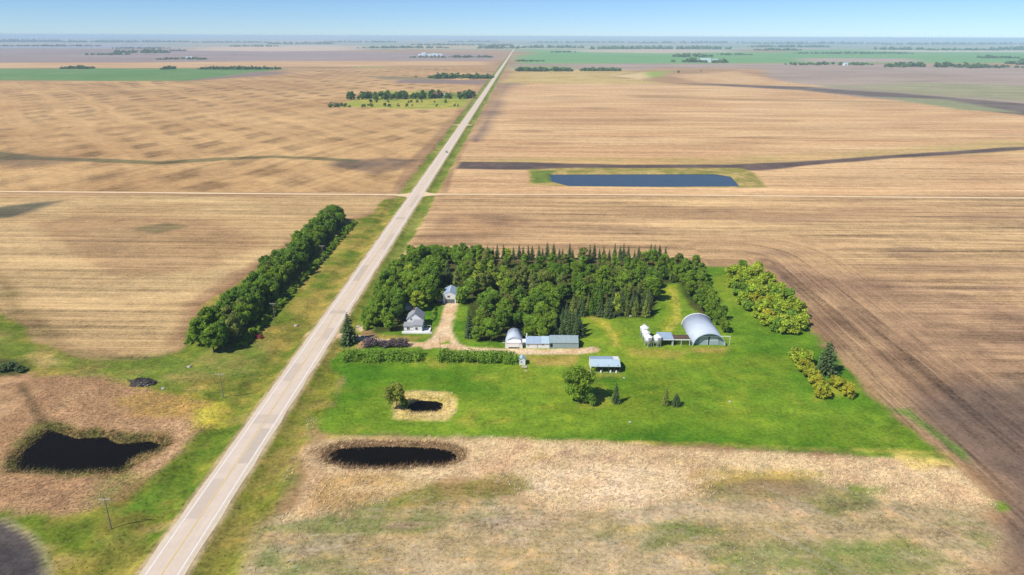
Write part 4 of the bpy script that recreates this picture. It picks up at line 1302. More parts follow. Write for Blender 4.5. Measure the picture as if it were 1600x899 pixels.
# -- utility poles
for k, (px, py, lab) in enumerate(((174, 827, 'wooden utility pole with crossarm nearest the camera, beside the left marsh'),
                             (349, 622, 'wooden utility pole with crossarm in the grass below the shelterbelt end'),
                             (430, 505, 'wooden utility pole with crossarm beside the middle of the shelterbelt'),
                             (505, 409, 'wooden utility pole with crossarm farthest along the shelterbelt'))):
    p_ = place('utility_pole', px, py, lab, 'utility pole', 'utility poles along the highway')
    MB().tube([(0, 0, -0.8), (0, 0, 9.4)], [0.17, 0.11], 8).build('pole', M['wood_pole'], p_)
    MB().box(-1.45, 1.45, -0.2, -0.09, 8.75, 8.92).build('crossarm', M['pale_wood'], p_)
    for x in (-1.3, -0.5, 0.5, 1.3):
        MB().lathe([(0.05, 8.92), (0.07, 9.0), (0.09, 9.08), (0.03, 9.18)], x, -0.145, 8).build('insulator', M['ceramic'], p_)
    MB().tube([(-0.8, -0.14, 8.75), (0, -0.1, 7.9)], 0.025, 4).build('brace', M['bin_metal'], p_)
    MB().tube([(0.8, -0.14, 8.75), (0, -0.1, 7.9)], 0.025, 4).build('brace', M['bin_metal'], p_)
p_ = place('yard_pole', 688, 549, 'slim wooden yard pole beside the bend of the gravel drive', 'pole')
MB().tube([(0, 0, -0.8), (0, 0, 6.2)], [0.13, 0.09], 8).build('pole', M['wood_pole'], p_)
MB().tube([(0, 0, 5.9), (0.5, -0.1, 6.05), (0.8, -0.15, 6.0)], 0.03, 5).build('lamp_arm', M['bin_metal'], p_)
MB().lathe([(0.16, 5.82), (0.18, 5.9), (0.05, 6.02)], 0.85, -0.15, 10).build('lamp_head', M['ceramic'], p_)


# -- debris pile
def chunk(rx, ry, rz_, seed, n1=7, n2=4, jag=0.3):
    r_ = random.Random(seed)
    m = MB()
    R_ = []
    for j in range(n2 + 1):
        a = math.pi / 2 * j / n2
        R_.append([(rx * math.cos(a) * math.cos(2 * math.pi * k / n1) * (1 + jag * (r_.random() - 0.5)) + 0.001 * k,
                    ry * math.cos(a) * math.sin(2 * math.pi * k / n1) * (1 + jag * (r_.random() - 0.5)),
                    rz_ * math.sin(a) * (1 + jag * (r_.random() - 0.5)) - (0.25 * rz_ if j == 0 else 0)) for k in range(n1)])
    return m.rings(R_)


p_ = place('debris_pile', 222, 600, 'dark heap of old timber and scrap in the grass above left marsh', 'pile')
chunk(4.6, 2.8, 1.5, 3, 16, 6, 0.35).build('heap', M['ash'], p_)
for k in range(46):
    a, r = rnd.uniform(0, 6.28), rnd.uniform(0.2, 1.0)
    x, y = 4.6 * r * math.cos(a), 2.9 * r * math.sin(a)
    z = 1.5 * math.sqrt(max(0, 1 - r * r)) + 0.1
    L = rnd.uniform(0.9, 2.6)
    an = rnd.uniform(0, 6.28)
    pale = y < -0.8 and x > -1.5 and rnd.random() < 0.7
    m = MB().tube([(x, y, z), (x + L * math.cos(an), y + L * math.sin(an) * 0.6, max(0.05, z + rnd.uniform(-0.7, 0.5)))], rnd.uniform(0.08, 0.2), 5)
    m.build('timber', M['pale_wood'] if pale and k % 2 else (M['rock'] if pale else (M['ash'] if k % 3 else M['dark_wood'])), p_)

# -- rocks in the grass
for k, (px, py, sc, lab) in enumerate(((912, 488, 0.8, None), (922, 488, 1.2, None), (931, 489, 1.0, None), (942, 489, 1.3, None), (953, 490, 1.0, None), (967, 492, 0.8, None), (985, 494, 0.6, None),
                                 (925, 545.5, 0.8, 'pale boulder at the end of the gravel drive by the open shed'),
                                 (975, 591, 0.5, 'small pale rock on the lawn right of the open shed'),
                                 (560, 507, 0.9, 'pale boulder beside the roadside spruce and bare patch'),
                                 (557, 526, 0.9, 'left of two pale boulders at the drive entrance'),
                                 (567, 527, 0.9, 'right of two pale boulders at the drive entrance'),
                                 (984, 660, 0.5, 'small pale rock in the open lawn below the lone spruces'),
                                 (1140, 628, 0.5, 'small pale rock on the lawn right of the paired spruces'),
                                 (822, 580, 0.5, 'small pale rock in grass below the wooden pallet'),
                                 (296, 574, 0.9, 'pale rock in grass below the shelterbelt near end'),
                                 (255, 608, 0.7, 'pale rock right of the dark debris heap'),
                                 (462, 507, 1.0, 'pale rock in the grass between shelterbelt and highway'))):
    x, y = G(px, py)
    o_ = chunk(sc, sc * 0.8, sc * 0.75, 50 + k, 8, 4, 0.4).build('boulder', M['rock'], None, loc=(x, y, gz(x, y)))
    tag(o_, lab or 'pale boulder in the row along the spruce edge above lawn', 'boulder', None if lab else 'boulders along the spruce edge')


# ------------------------------------------------------------------ trees
def leaf_mesh(name, centres, radii, per, size, flat=0.55, up=0.75, seed=0, drop_inner=0.35):
    """leaf-sized quads gathered in clumps; 'leaf' colour attribute varies clump by clump and leaf by leaf"""
    g_ = np.random.default_rng(seed)
    cs, rs = np.array(centres, float), np.array(radii, float)
    n = len(cs)
    cnt = np.maximum(4, (per * (rs / rs.mean()) ** 2)).astype(int)
    idx = np.repeat(np.arange(n), cnt)
    k = len(idx)
    d_ = g_.normal(size=(k, 3))
    d_ /= np.linalg.norm(d_, axis=1, keepdims=True)
    rad = drop_inner + (1 - drop_inner) * g_.random(k) ** 0.5
    p = cs[idx] + d_ * rs[idx][:, None] * rad[:, None] * np.array([1, 1, 0.85])
    nrm = d_ * flat + g_.normal(size=(k, 3)) * (1 - flat) + np.array([0, 0, up])
    nrm /= np.linalg.norm(nrm, axis=1, keepdims=True)
    t_ = np.cross(nrm, g_.normal(size=(k, 3)))
    t_ /= np.linalg.norm(t_, axis=1, keepdims=True) + 1e-9
    b_ = np.cross(nrm, t_)
    s_ = size * (0.6 + 0.8 * g_.random(k))[:, None]
    t_, b_ = t_ * s_ * 0.5, b_ * s_ * 0.5 * 0.75
    V = np.stack([p - t_ - b_, p + t_ - b_ * 0.6, p + t_ * 0.8 + b_, p - t_ * 0.7 + b_], 1).reshape(-1, 3)
    Q = np.arange(4 * k).reshape(-1, 4)
    me = np_mesh(name, V, Q)
    cl = g_.random(n)[idx] * 0.6 + g_.random(k) * 0.4
    c2 = np.clip(g_.random(n)[idx] * 1.4 - 0.5, 0, 1)
    a_ = me.attributes.new('leaf', 'FLOAT_COLOR', 'POINT')
    cc = np.stack([cl, c2, cl * 0, cl * 0 + 1], 1).repeat(4, 0)
    a_.data.foreach_set('color', cc.astype(np.float32).ravel())
    return me


def crown_round(w, h_, z0, seed, n=34, power=1.0):
    """clump centres through an uneven broadleaf crown"""
    r_ = random.Random(seed)
    C_, R_ = [], []
    lob = [r_.uniform(0.6, 1.25) for _ in range(7)]
    for k in range(n):
        a = r_.uniform(0, 2 * math.pi)
        e = r_.uniform(-0.75, 1.0)
        rr = math.sqrt(max(0.05, 1 - abs(e) ** 2.2)) * lob[int(a / 2 / math.pi * 7) % 7]
        q_ = r_.uniform(0.45, 1.0)
        C_.append((w / 2 * 0.84 * rr * q_ * math.cos(a), w / 2 * 0.80 * rr * q_ * math.sin(a), z0 + (h_ - z0) * (0.48 + 0.42 * e * r_.uniform(0.85, 1.05))))
        R_.append(w * r_.uniform(0.07, 0.185))
    return C_, R_


def trunk_mesh(name, h_, w, r0, seed, limbs=5):
    r_ = random.Random(seed)
    m = MB()
    top = h_ * 0.62
    bend = (r_.uniform(-0.3, 0.3), r_.uniform(-0.3, 0.3))
    m.tube([(0, 0, -0.6), (bend[0] * 0.4, bend[1] * 0.4, top * 0.4), (bend[0], bend[1], top)], [r0, r0 * 0.75, r0 * 0.3], 7)
    for k in range(limbs):
        a = 2 * math.pi * (k + r_.random() * 0.6) / limbs
        z = h_ * r_.uniform(0.22, 0.5)
        L = w * r_.uniform(0.25, 0.4)
        m.tube([(bend[0] * z / top, bend[1] * z / top, z), (L * 0.6 * math.cos(a), L * 0.6 * math.sin(a), z + h_ * 0.12),
                (L * math.cos(a), L * math.sin(a), z + h_ * 0.27)], [r0 * 0.45, r0 * 0.3, r0 * 0.1], 5)
    return m.mesh(name, True)


def spruce_mesh(name, h_, w, seed, whorls=15, z0=0.3, pw=0.85):
    """drooping branch fans, whorl above whorl"""
    g_ = np.random.default_rng(seed)
    P, N_ = [], []
    cl = []
    for k in range(whorls):
        f_ = k / (whorls - 1)
        z = z0 + (h_ - z0) * (f_ ** 0.92)
        R = w / 2 * (1 - f_) ** pw + 0.12
        nb = max(5, int(13 * (1 - f_) + 4))
        off = g_.random() * 6.28
        for j in range(nb):
            a = off + 2 * math.pi * j / nb + g_.normal() * 0.12
            L = R * (0.72 + 0.45 * g_.random())
            ca_, sa_ = math.cos(a), math.sin(a)
            tone = g_.random()
            ns = max(2, int(L / 0.42))
            for q_ in range(ns):
                t_ = (q_ + 0.6) / ns
                wd = (0.30 + 0.34 * (1 - t_)) * (0.55 + 0.45 * w / 5)
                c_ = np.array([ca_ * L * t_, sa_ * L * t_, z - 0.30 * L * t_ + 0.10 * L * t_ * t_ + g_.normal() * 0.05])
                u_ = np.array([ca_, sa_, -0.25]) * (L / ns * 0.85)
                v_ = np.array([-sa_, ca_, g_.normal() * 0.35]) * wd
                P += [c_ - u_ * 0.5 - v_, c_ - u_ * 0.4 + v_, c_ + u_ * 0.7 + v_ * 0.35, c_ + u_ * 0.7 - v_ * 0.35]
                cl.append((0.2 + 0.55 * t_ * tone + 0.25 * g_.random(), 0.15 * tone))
    V = np.array(P)
    me = np_mesh(name, V, np.arange(len(V)).reshape(-1, 4))
    a_ = me.attributes.new('leaf', 'FLOAT_COLOR', 'POINT')
    cc = np.array([(x, y, 0, 1) for x, y in cl]).repeat(4, 0)
    a_.data.foreach_set('color', cc.astype(np.float32).ravel())
    return me


BROAD, POPLAR, BUSH, SPR = [], [], [], []
for k in range(7):
    w_, h_ = (8.0, 9.5) if k < 4 else (7.0, 11.0)
    c_, r_ = crown_round(w_, h_, h_ * 0.12, 100 + k, 52)
    BROAD.append((leaf_mesh('broadleaf_crown', c_, r_, 84, 0.40, seed=k), trunk_mesh('broadleaf_trunk', h_, w_, 0.24, k)))
for k in range(3):
    c_, r_ = crown_round(5.0, 11.0, 1.6, 200 + k, 30)
    POPLAR.append((leaf_mesh('poplar_crown', c_, [q * 1.1 for q in r_], 34, 0.5, seed=20 + k), trunk_mesh('poplar_trunk', 11.0, 5.0, 0.22, 20 + k, 7)))
for k in range(5):
    c_, r_ = crown_round(4.8, 4.2, 0.0, 300 + k, 24)
    c_ = [(x, y, max(0.5, z)) for x, y, z in c_]
    BUSH.append((leaf_mesh('bush_crown', c_, [q * 1.15 for q in r_], 46, 0.42, seed=40 + k), trunk_mesh('bush_stems', 3.2, 4.0, 0.10, 40 + k, 7)))
for k in range(5):
    w_, h_ = ((4.6, 10.0), (4.2, 10.0), (5.2, 10.0), (3.6, 8.0), (3.2, 8.0))[k]
    sm = MB().tube([(0, 0, -0.6), (0, 0, h_ * 0.97)], [0.22, 0.03], 7).mesh('spruce_trunk', True)
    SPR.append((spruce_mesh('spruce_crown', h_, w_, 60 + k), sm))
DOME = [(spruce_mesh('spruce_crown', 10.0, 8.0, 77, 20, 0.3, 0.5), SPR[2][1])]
for grp, mt, bk in ((DOME[:0], SPRUCE, 'bark'), (BROAD, GREEN, 'bark'), (POPLAR, OLIVE, 'pale_bark'), (BUSH, GREEN, 'bark'), (SPR, SPRUCE, 'bark')):
    for cm_, tm_ in grp:
        cm_.materials.append(mt)
        tm_.materials.append(M[bk])


DOME[0][0].materials.append(SPRUCE)


def tree(name, x, y, kinds, sc, label, cat, group=None, mat=None, sz=1.0, parts=('crown', 'trunk')):
    cme, tme = kinds[rnd.randrange(len(kinds))] if isinstance(kinds, list) else kinds
    r_ = tag(empty(name, (x, y, gz(x, y)), rnd.uniform(0, 6.28)), label, cat, group)
    r_.scale = (sc * rnd.uniform(0.92, 1.08), sc * rnd.uniform(0.92, 1.08), sc * sz * rnd.uniform(0.88, 1.14))
    c_ = link(parts[0], cme, None, r_)
    if mat is not None:
        c_.material_slots[0].link = 'OBJECT'
        c_.material_slots[0].material = mat
    link(parts[1], tme, None, r_)
    return r_


def scatter(P, sp_, jit=0.42):
    P = P if isinstance(P[0], tuple) and len(P) and isinstance(P[0][0], float) else GP(P)
    xs_, ys_ = [p[0] for p in P], [p[1] for p in P]
    pts = []
    y = min(ys_)
    row = 0
    while y < max(ys_):
        x = min(xs_) + (sp_ / 2 if row % 2 else 0)
        while x < max(xs_):
            qx, qy = x + rnd.uniform(-jit, jit) * sp_, y + rnd.uniform(-jit, jit) * sp_
            pts.append((qx, qy))
            x += sp_
        y += sp_ * 0.87
        row += 1
    A = np.array(pts)
    k = sd_poly(P, A[:, 0], A[:, 1], 1.0) > 0
    return [tuple(q) for q in A[k]]


TONE = {}


def spot(x, y, pts):
    """words for where in a belt a tree stands"""
    xs_, ys_ = [p[0] for p in pts], [p[1] for p in pts]
    f_ = (x - min(xs_)) / (max(xs_) - min(xs_) + 1e-6)
    g_ = (y - min(ys_)) / (max(ys_) - min(ys_) + 1e-6)
    a = ('far left', 'left', 'centre', 'right', 'far right')[min(4, int(f_ * 5))]
    b_ = ('front', 'middle', 'rear')[min(2, int(g_ * 3))]
    return b_ + ' row, ' + a


def tone(m):
    return {GREEN.name: 'mid green', DEEP.name: 'deep green', OLIVE.name: 'olive green', LIME.name: 'lime green', GOLD.name: 'golden', HEDGE.name: 'fresh green', SPRUCE.name: 'dark'}[m.name]


def belt(name, pts, kinds, lo, hi, mats, what, cat, group, parts=('crown', 'trunk')):
    for x, y in pts:
        m = mix_mat(mats)
        tree(name, x, y, kinds, rnd.uniform(lo, hi), tone(m) + ' ' + what + ', ' + spot(x, y, pts), cat, group, m, parts=parts)


def mix_mat(ws):
    r_ = rnd.random() * sum(w for w, m in ws)
    for w, m in ws:
        r_ -= w
        if r_ <= 0:
            return m
    return ws[-1][1]


# shelterbelt left of the highway
SB = scatter([(-127.5, 247.0), (-113.0, 244.0), (-114.0, 448.0), (-126.5, 452.0)], 5.1, 0.3)
sb_n = 0
for x, y in sorted(SB, key=lambda p: p[1]):
    part_ = ('near end', 'near half', 'middle', 'far half', 'far end')[min(4, int((y - 243) / 46))]
    side_ = 'field side' if x < -121 else ('highway side' if x > -116 else 'core')
    if rnd.random() < 0.22 and x > -120:
        tree('spruce_tree', x, y, SPR, rnd.uniform(0.9, 1.15), 'dark spruce in the left shelterbelt, ' + part_ + ', ' + side_, 'spruce', 'spruces in the left shelterbelt')
    else:
        m = mix_mat(((3, GREEN), (5, DEEP), (0.5, OLIVE)))
        tree('shelterbelt_tree', x, y, BROAD, rnd.uniform(0.95, 1.25), tone(m) + ' broadleaf tree in the left shelterbelt, ' + part_ + ', ' + side_, 'tree', 'broadleaf trees in the left shelterbelt', m)
belt('broadleaf_tree', scatter([(578, 522), (630, 517), (634, 502), (662, 484), (686, 466), (686, 436), (650, 428), (612, 445), (590, 490)], 6.2), BROAD, 0.85, 1.2, ((5, GREEN), (3, DEEP), (1.2, HEDGE), (0.4, LIME)),
     'broad tree in the grove beside the farmhouse', 'tree', 'trees in the grove by the farmhouse')
belt('wild_shrub', scatter([(562, 515), (580, 520), (612, 440), (640, 412), (615, 412), (588, 450)], 4.6), BUSH, 0.7, 1.15, ((4, GREEN), (2, DEEP)),
     'wild shrub on the bank between grove and highway', 'shrub', 'shrubs on the bank by the grove', ('crown', 'stems'))
belt('wild_shrub', scatter([(622, 416), (645, 398), (690, 393), (762, 399), (768, 408), (690, 405), (640, 412)], 5.0), BUSH, 1.1, 1.6, ((5, GREEN), (2, DEEP), (1, HEDGE)),
     'shrub on the north wood edge left of spruces', 'shrub', 'shrubs on the north edge of the wood', ('crown', 'stems'))
belt('broadleaf_tree', scatter([(622, 424), (640, 404), (700, 402), (770, 410), (1050, 414), (1075, 440), (1018, 448), (760, 448), (690, 440)], 7.8), BROAD + POPLAR[:1], 0.55, 0.98, ((5, GREEN), (2, DEEP), (1.6, OLIVE), (1.6, HEDGE)),
     'tree in the north belt before the spruce row', 'tree', 'trees in the north belt of the wood')
belt('broadleaf_tree', scatter([(744, 541), (748, 498), (762, 470), (880, 466), (868, 492), (866, 531), (822, 531), (820, 514), (788, 514), (784, 537)], 5.9), BROAD, 0.6, 1.08, ((6, GREEN), (1.6, DEEP), (1.0, OLIVE), (1.8, HEDGE)),
     'round tree in the wood behind the arched workshop', 'tree', 'trees in the centre wood behind the workshop')
for (px, py, s_) in ((868, 533, 0.85), (879, 534, 0.92), (890, 535, 0.95), (901, 536, 0.95), (909, 534, 0.85), (873, 524, 0.85), (885, 525, 0.95), (896, 527, 1.0), (906, 528, 0.95), (880, 515, 0.85), (891, 516, 0.95), (902, 519, 0.95), (868, 515, 0.85), (886, 507, 0.85)):
    x, y = G(px, py)
    tree('spruce_tree', x, y + 5, SPR[:3], s_, 'dark spruce behind the grey machine shed, ' + ('front' if py > 530 else 'middle' if py > 518 else 'rear') + ' of the clump, ' + ('left' if px < 882 else 'centre' if px < 897 else 'right'), 'spruce', 'spruces behind the grey machine shed', sz=0.85)
# middle belt: broadleaf over dark conifers
belt('broadleaf_tree', scatter([(745, 470), (700, 450), (760, 446), (1030, 446), (1020, 470), (890, 482), (870, 468)], 7.0), BROAD + POPLAR, 0.7, 1.18, ((5, GREEN), (2.2, DEEP), (2, OLIVE), (1.5, HEDGE)),
     'tall tree in the middle belt of the wood', 'tree', 'trees in the middle belt of the wood')
belt('spruce_tree', [q for q in scatter([(884, 496), (888, 484), (1018, 470), (1026, 492), (1010, 499)], 4.7, 0.3) if not (abs(q[0] - 42.5) < 2.6 and q[1] < 293)], SPR, 0.75, 1.02, ((5, SPRUCE), (0.8, OLIVE), (1.4, DEEP)),
     'spruce in the stand along the upper lawn edge', 'spruce', 'spruces along the upper lawn edge')
x, y = G(963, 494)
tree('poplar_tree', x, y, POPLAR[0], 1.0, 'pale lime green poplar standing before the dark spruce stand', 'poplar', mat=LIME)
for (px, py, s_, lab) in ((768, 454, 1.35, 'left of two bright lime trees behind the garage lawn'), (783, 463, 1.2, 'right of two bright lime trees behind the garage lawn'), (748, 456, 1.4, 'tall yellow green tree right of the garage roof')):
    x, y = G(px, py)
    tree('poplar_tree', x, y, POPLAR[1], s_, lab, 'poplar', mat=LIME if px != 747 else HEDGE)
x, y = G(686, 470)
tree('ornamental_tree', x, y, BUSH[0], 1.35, 'small yellow green tree against the left wall of the garage', 'tree', mat=LIME)
x, y = G(722, 472)
tree('ornamental_tree', x, y, BUSH[1], 1.7, 'rounded green tree against the right wall of the garage', 'tree', mat=HEDGE)
x, y = G(752, 522)
tree('ornamental_tree', x, y, BUSH[2], 1.1, 'small lime bush beside the tall yard spruce', 'tree', mat=LIME)
x, y = G(733, 527)
tree('spruce_tree', x, y, SPR[1], 1.25, 'tall narrow spruce at the lawn edge right of the drive', 'spruce')
x, y = G(700, 440)
tree('spruce_tree', x, y, SPR[2], 1.15, 'big dark spruce rising behind the garage', 'spruce')
x, y = G(671, 440)
tree('spruce_tree', x, y, SPR[0], 1.05, 'dark spruce in the grove left behind the garage', 'spruce')
# spruce row along the back
A_, B_ = G(762, 405), G(1038, 407)
n_ = 36
for k in range(n_):
    f_ = (k + rnd.uniform(-0.25, 0.25)) / (n_ - 1)
    x, y = A_[0] + (B_[0] - A_[0]) * f_, A_[1] + (B_[1] - A_[1]) * f_ + rnd.uniform(-1, 1)
    if k in (4, 31):
        tree('broadleaf_tree', x, y, BUSH, 1.25, 'left of two lime bushes breaking the back spruce row' if k == 4 else 'right of two lime bushes breaking the back spruce row', 'tree', mat=LIME)
    else:
        tree('spruce_tree', x, y, SPR[3:], rnd.uniform(0.75, 1.15), 'small dark spruce in the back field row, %d%s from the left' % (k + 1, 'st' if k % 10 == 0 and k != 10 else 'nd' if k % 10 == 1 and k != 11 else 'rd' if k % 10 == 2 and k != 12 else 'th'), 'spruce', 'spruce row along the back field')
# east belt beside the trail
belt('broadleaf_tree', scatter([(1052, 420), (1085, 418), (1102, 445), (1118, 480), (1136, 505), (1138, 522), (1122, 520), (1095, 492), (1078, 470), (1060, 445)], 5.6), BROAD, 0.55, 0.95, ((6, GREEN), (2, DEEP), (1.2, OLIVE), (1.2, HEDGE)),
     'rounded tree in the belt behind the big arched shed', 'tree', 'trees in the east belt behind arched shed')
belt('caragana_bush', scatter([(1132, 430), (1188, 424), (1212, 455), (1238, 485), (1262, 518), (1220, 530), (1190, 512), (1165, 488), (1148, 462)], 5.3), BUSH, 1.25, 1.95, ((6, LIME), (1.3, GOLD), (2.2, HEDGE)),
     'caragana bush in the strip along the east side', 'bush', 'caragana bushes along the east side', ('crown', 'stems'))
for k, (px, py, s_, mt) in enumerate(((1242, 566, 1.1, LIME), (1250, 572, 1.1, LIME), (1256, 580, 0.95, GOLD), (1264, 590, 0.95, GOLD), (1270, 598, 0.9, GOLD), (1276, 608, 0.9, GOLD), (1286, 622, 0.95, GOLD), (1280, 615, 0.8, GOLD), (1312, 610, 0.85, GOLD), (1303, 604, 0.8, GOLD), (1326, 622, 0.8, GOLD), (1262, 570, 1.0, LIME))):
    x, y = G(px, py)
    tree('caragana_bush', x, y, BUSH, s_ * 1.3, ('lime' if mt is LIME else 'golden') + ' bush by the lone eastern spruce, ' + ('first', 'second', 'third', 'fourth', 'fifth', 'sixth', 'eighth and lowest', 'seventh', 'upper of three on the right', 'between spruce and right pair', 'lowest on the right', 'beside the spruce on its left')[k] + (' down the line' if k < 8 else ''), 'bush', 'golden bushes round the eastern spruce', mt, parts=('crown', 'stems'))
x, y = G(1290, 584)
tree('spruce_tree', x, y, DOME[0], 1.08, 'wide dark spruce standing among golden bushes on the east side', 'spruce', sz=1.05)
# lone trees
for k, (px, py, s_, lab) in enumerate(((4, 580, 0.9, 'leftmost'), (18, 578, 1.0, 'middle'), (31, 581, 0.8, 'rightmost'))):
    x, y = G(px, py)
    tree('wild_shrub', x, y, BUSH, s_, lab + ' of three dark shrubs above the left marsh', 'shrub', None, SPRUCE, sz=0.7, parts=('crown', 'stems'))
x, y = G(903, 628)
tree('willow_tree', x, y, BROAD[1], 1.30, 'big round willow alone on the lawn below the open shed', 'tree', mat=GREEN)
x, y = G(922, 632)
tree('willow_shrub', x, y, BUSH[3], 1.0, 'low green shrub at the right foot of the round willow', 'shrub', mat=DEEP)
x, y = G(962, 630)
tree('spruce_tree', x, y, SPR[0], 0.72, 'single small spruce on the lawn right of the round willow', 'spruce')
x, y = G(1040, 633)
tree('spruce_tree', x, y, SPR[1], 0.70, 'left and taller spruce of the pair on the open lawn', 'spruce', mat=OLIVE)
x, y = G(1056, 634)
tree('spruce_tree', x, y, DOME[0], 0.45, 'right and shorter spruce of the pair on the open lawn', 'spruce')
x, y = G(620, 640)
tree('willow_tree', x, y, BROAD[2], 0.98, 'olive willow leaning over the left bank of the small dugout', 'tree', mat=WILLOW)
x, y = G(633, 636)
tree('willow_shrub', x, y, BUSH[1], 0.75, 'low dark shrub between the dugout and olive willow', 'shrub', mat=DEEP)
x, y = G(545, 534)
tree('spruce_tree', x, y, SPR[2], 1.5, 'tall spruce beside the highway at the drive entrance', 'spruce', sz=0.93)


# hedges: one continuous mass of foliage each
def hedge(name, P0, P1, w, h_, label, mat, seed, n=None, size=0.42, cat='hedge', wav=0.3):
    r_ = random.Random(seed)
    (x0, y0), (x1, y1) = P0, P1
    L = math.hypot(x1 - x0, y1 - y0)
    n = n or int(L * w * 1.1)
    cs, rs = [], []
    for k in range(n):
        f_ = r_.random()
        s_ = (r_.random() - 0.5) * w * 0.72
        px, py = x0 + (x1 - x0) * f_ - (y1 - y0) / L * s_, y0 + (y1 - y0) * f_ + (x1 - x0) / L * s_
        hh = h_ * (1 + wav * math.sin(f_ * L * 0.7 + seed) * 0.5) * (1 - 0.35 * abs(s_ / (w / 2)) ** 2)
        cs.append((px - x0, py - y0, r_.uniform(0.25, 0.82) * hh))
        rs.append(r_.uniform(0.26, 0.4) * h_)
    root = tag(empty(name, (x0, y0, gz(x0, y0))), label, cat)
    me = leaf_mesh('foliage', cs, rs, 34, size, seed=seed)
    me.materials.append(mat)
    link('foliage', me, None, root)
    st = MB()
    for k in range(int(L / 0.9)):
        f_ = (k + r_.random()) * 0.9 / L
        bx, by = (x1 - x0) * f_ + r_.uniform(-.3, .3), (y1 - y0) * f_ + r_.uniform(-.3, .3)
        st.tube([(bx, by, -0.3), (bx + r_.uniform(-.4, .4), by + r_.uniform(-.4, .4), h_ * 0.7)], [0.06, 0.02], 4)
    o_ = st.build('stems', M['bark'], root)
    tag(o_, kind='stuff')
    return root


hedge('lilac_hedge', G(568, 541), G(638, 541), 5.0, 3.3, 'purple grey lilac hedge between the drive and the green hedge', LILAC, 501)
hedge('green_hedge', G(534, 561), G(655, 561), 8.4, 4.7, 'long green hedge left of the gap, nearest the highway', HEDGE, 502)
hedge('green_hedge', G(686, 562), G(808, 565), 7.2, 4.3, 'long green hedge right of the gap, ending at the white hut', HEDGE, 503)
hedge('clipped_hedge', G(676, 503), G(680, 483), 1.6, 1.4, 'narrow clipped hedge on the lawn between farmhouse and drive', HEDGE, 504, wav=0.05)
hedge('shrub_row', (-109.2, 250.0), (-108.6, 445.0), 5.0, 2.3, 'low bright shrub row along the highway side of the shelterbelt', GREEN, 505, n=620, size=0.5)
hedge('shrub_row', (-131.0, 252.0), (-130.0, 330.0), 4.0, 1.8, 'low shrub row on the field side of the shelterbelt', DEEP, 506, n=150, size=0.5)

# far farmstead grove and other groves up the highway: every tree its own
FART = []
for k in range(4):
    c_, r_ = crown_round(11.0, 11.5, 0.5, 700 + k, 16)
    me = leaf_mesh('far_tree', c_, [q * 1.3 for q in r_], 13, 1.9, seed=70 + k)
    me.materials.append(FARG)
    FART.append(me)
FSPR = spruce_mesh('far_spruce', 15.0, 6.0, 91, 9)
FSPR.materials.append(SPRUCE)


def far_tree(name, px, py, sc, label, cat, group, spr=False, spread=20.0):
    x, y = G(px, py)
    y += rnd.uniform(-spread, spread)
    o_ = link(name, FSPR if spr else FART[rnd.randrange(4)], None, None, (x, y, -0.3))
    o_.rotation_euler = (0, 0, rnd.uniform(0, 6.28))
    o_.scale = (sc,) * 3
    return tag(o_, label, cat, group)


for k in range(84):
    f_ = rnd.random()
    far_tree('grove_tree', 545 + 192 * f_, 155.0 - 1.5 * f_ + rnd.uniform(-2.0, 1.0), rnd.uniform(0.8, 1.4), 'dark green tree in the red barn grove, ' + ('left tip', 'left part', 'middle', 'by the barn', 'right of barn')[min(4, int(f_ * 5))], 'tree', 'grove at the red barn farmstead')
for k in range(16):
    far_tree('spruce_tree', 686 + 46 * k / 15 + rnd.uniform(-1, 1), 150, rnd.uniform(0.8, 1.2), 'pointed spruce behind the far red barn', 'spruce', 'spruces behind the far red barn', True, 8)
for k in range(34):
    f_ = rnd.random()
    far_tree('wild_shrub', 515 + 210 * f_ if k > 6 else 515 + rnd.random() * 22, 166.5 + rnd.uniform(-1, 1.5) if (k > 16 or k < 7) else 160.5, rnd.uniform(0.35, 0.7), 'low shrub before the red barn farmstead, ' + ('left end' if f_ < 0.33 or k < 7 else 'middle' if f_ < 0.66 else 'right end') + (', upper line' if 7 <= k <= 16 else ', lower line'), 'shrub', 'shrubs before the red barn farmstead', False, 6)
for k, (px, py, lab) in enumerate(((1060, 114.5, 'single round tree in the far tan field'), (1095, 112, 'small lone tree on the far field edge'), (650, 121.5, 'lone shrub in the stubble left of the far grove'))):
    far_tree('lone_tree', px, py, 0.9 if k == 0 else 0.5, lab, 'tree', None, False, 1)


# distant woods read as masses
def far_wood(px0, px1, py, h_px, label, seed, depth=120.0, dens=1.0, mat=FARG):
    r_ = random.Random(seed)
    x0, y0 = G(px0, py)
    x1, y1 = G(px1, py)
    dpx = math.hypot(0, y0) / F_PX * 1.06
    hh = h_px * dpx * 1.05
    n = int(max(6, (px1 - px0) / (h_px * 0.9) * 2.2 * dens))
    cs, rs = [], []
    for k in range(n):
        f_ = r_.random()
        hk = hh * r_.uniform(0.45, 1.0) * (0.55 + 0.45 * math.sin(math.pi * min(1, max(0, f_))) ** 0.4)
        x_ = (x1 - x0) * f_
        y_ = (y1 - y0) * f_ + r_.uniform(-0.5, 0.5) * depth
        cs.append((x_, y_, hk * 0.45))
        rs.append(hk * 0.55)
        cs.append((x_ + r_.uniform(-1, 1) * hk, y_, hk * 0.3))
        rs.append(hk * 0.4)
    me = leaf_mesh('distant_wood', cs, rs, 16, hh * 0.30, seed=seed)
    me.materials.append(mat)
    o_ = link('distant_wood', me, None, None, (x0, y0, -0.3))
    return tag(o_, label, 'wood', kind='stuff')


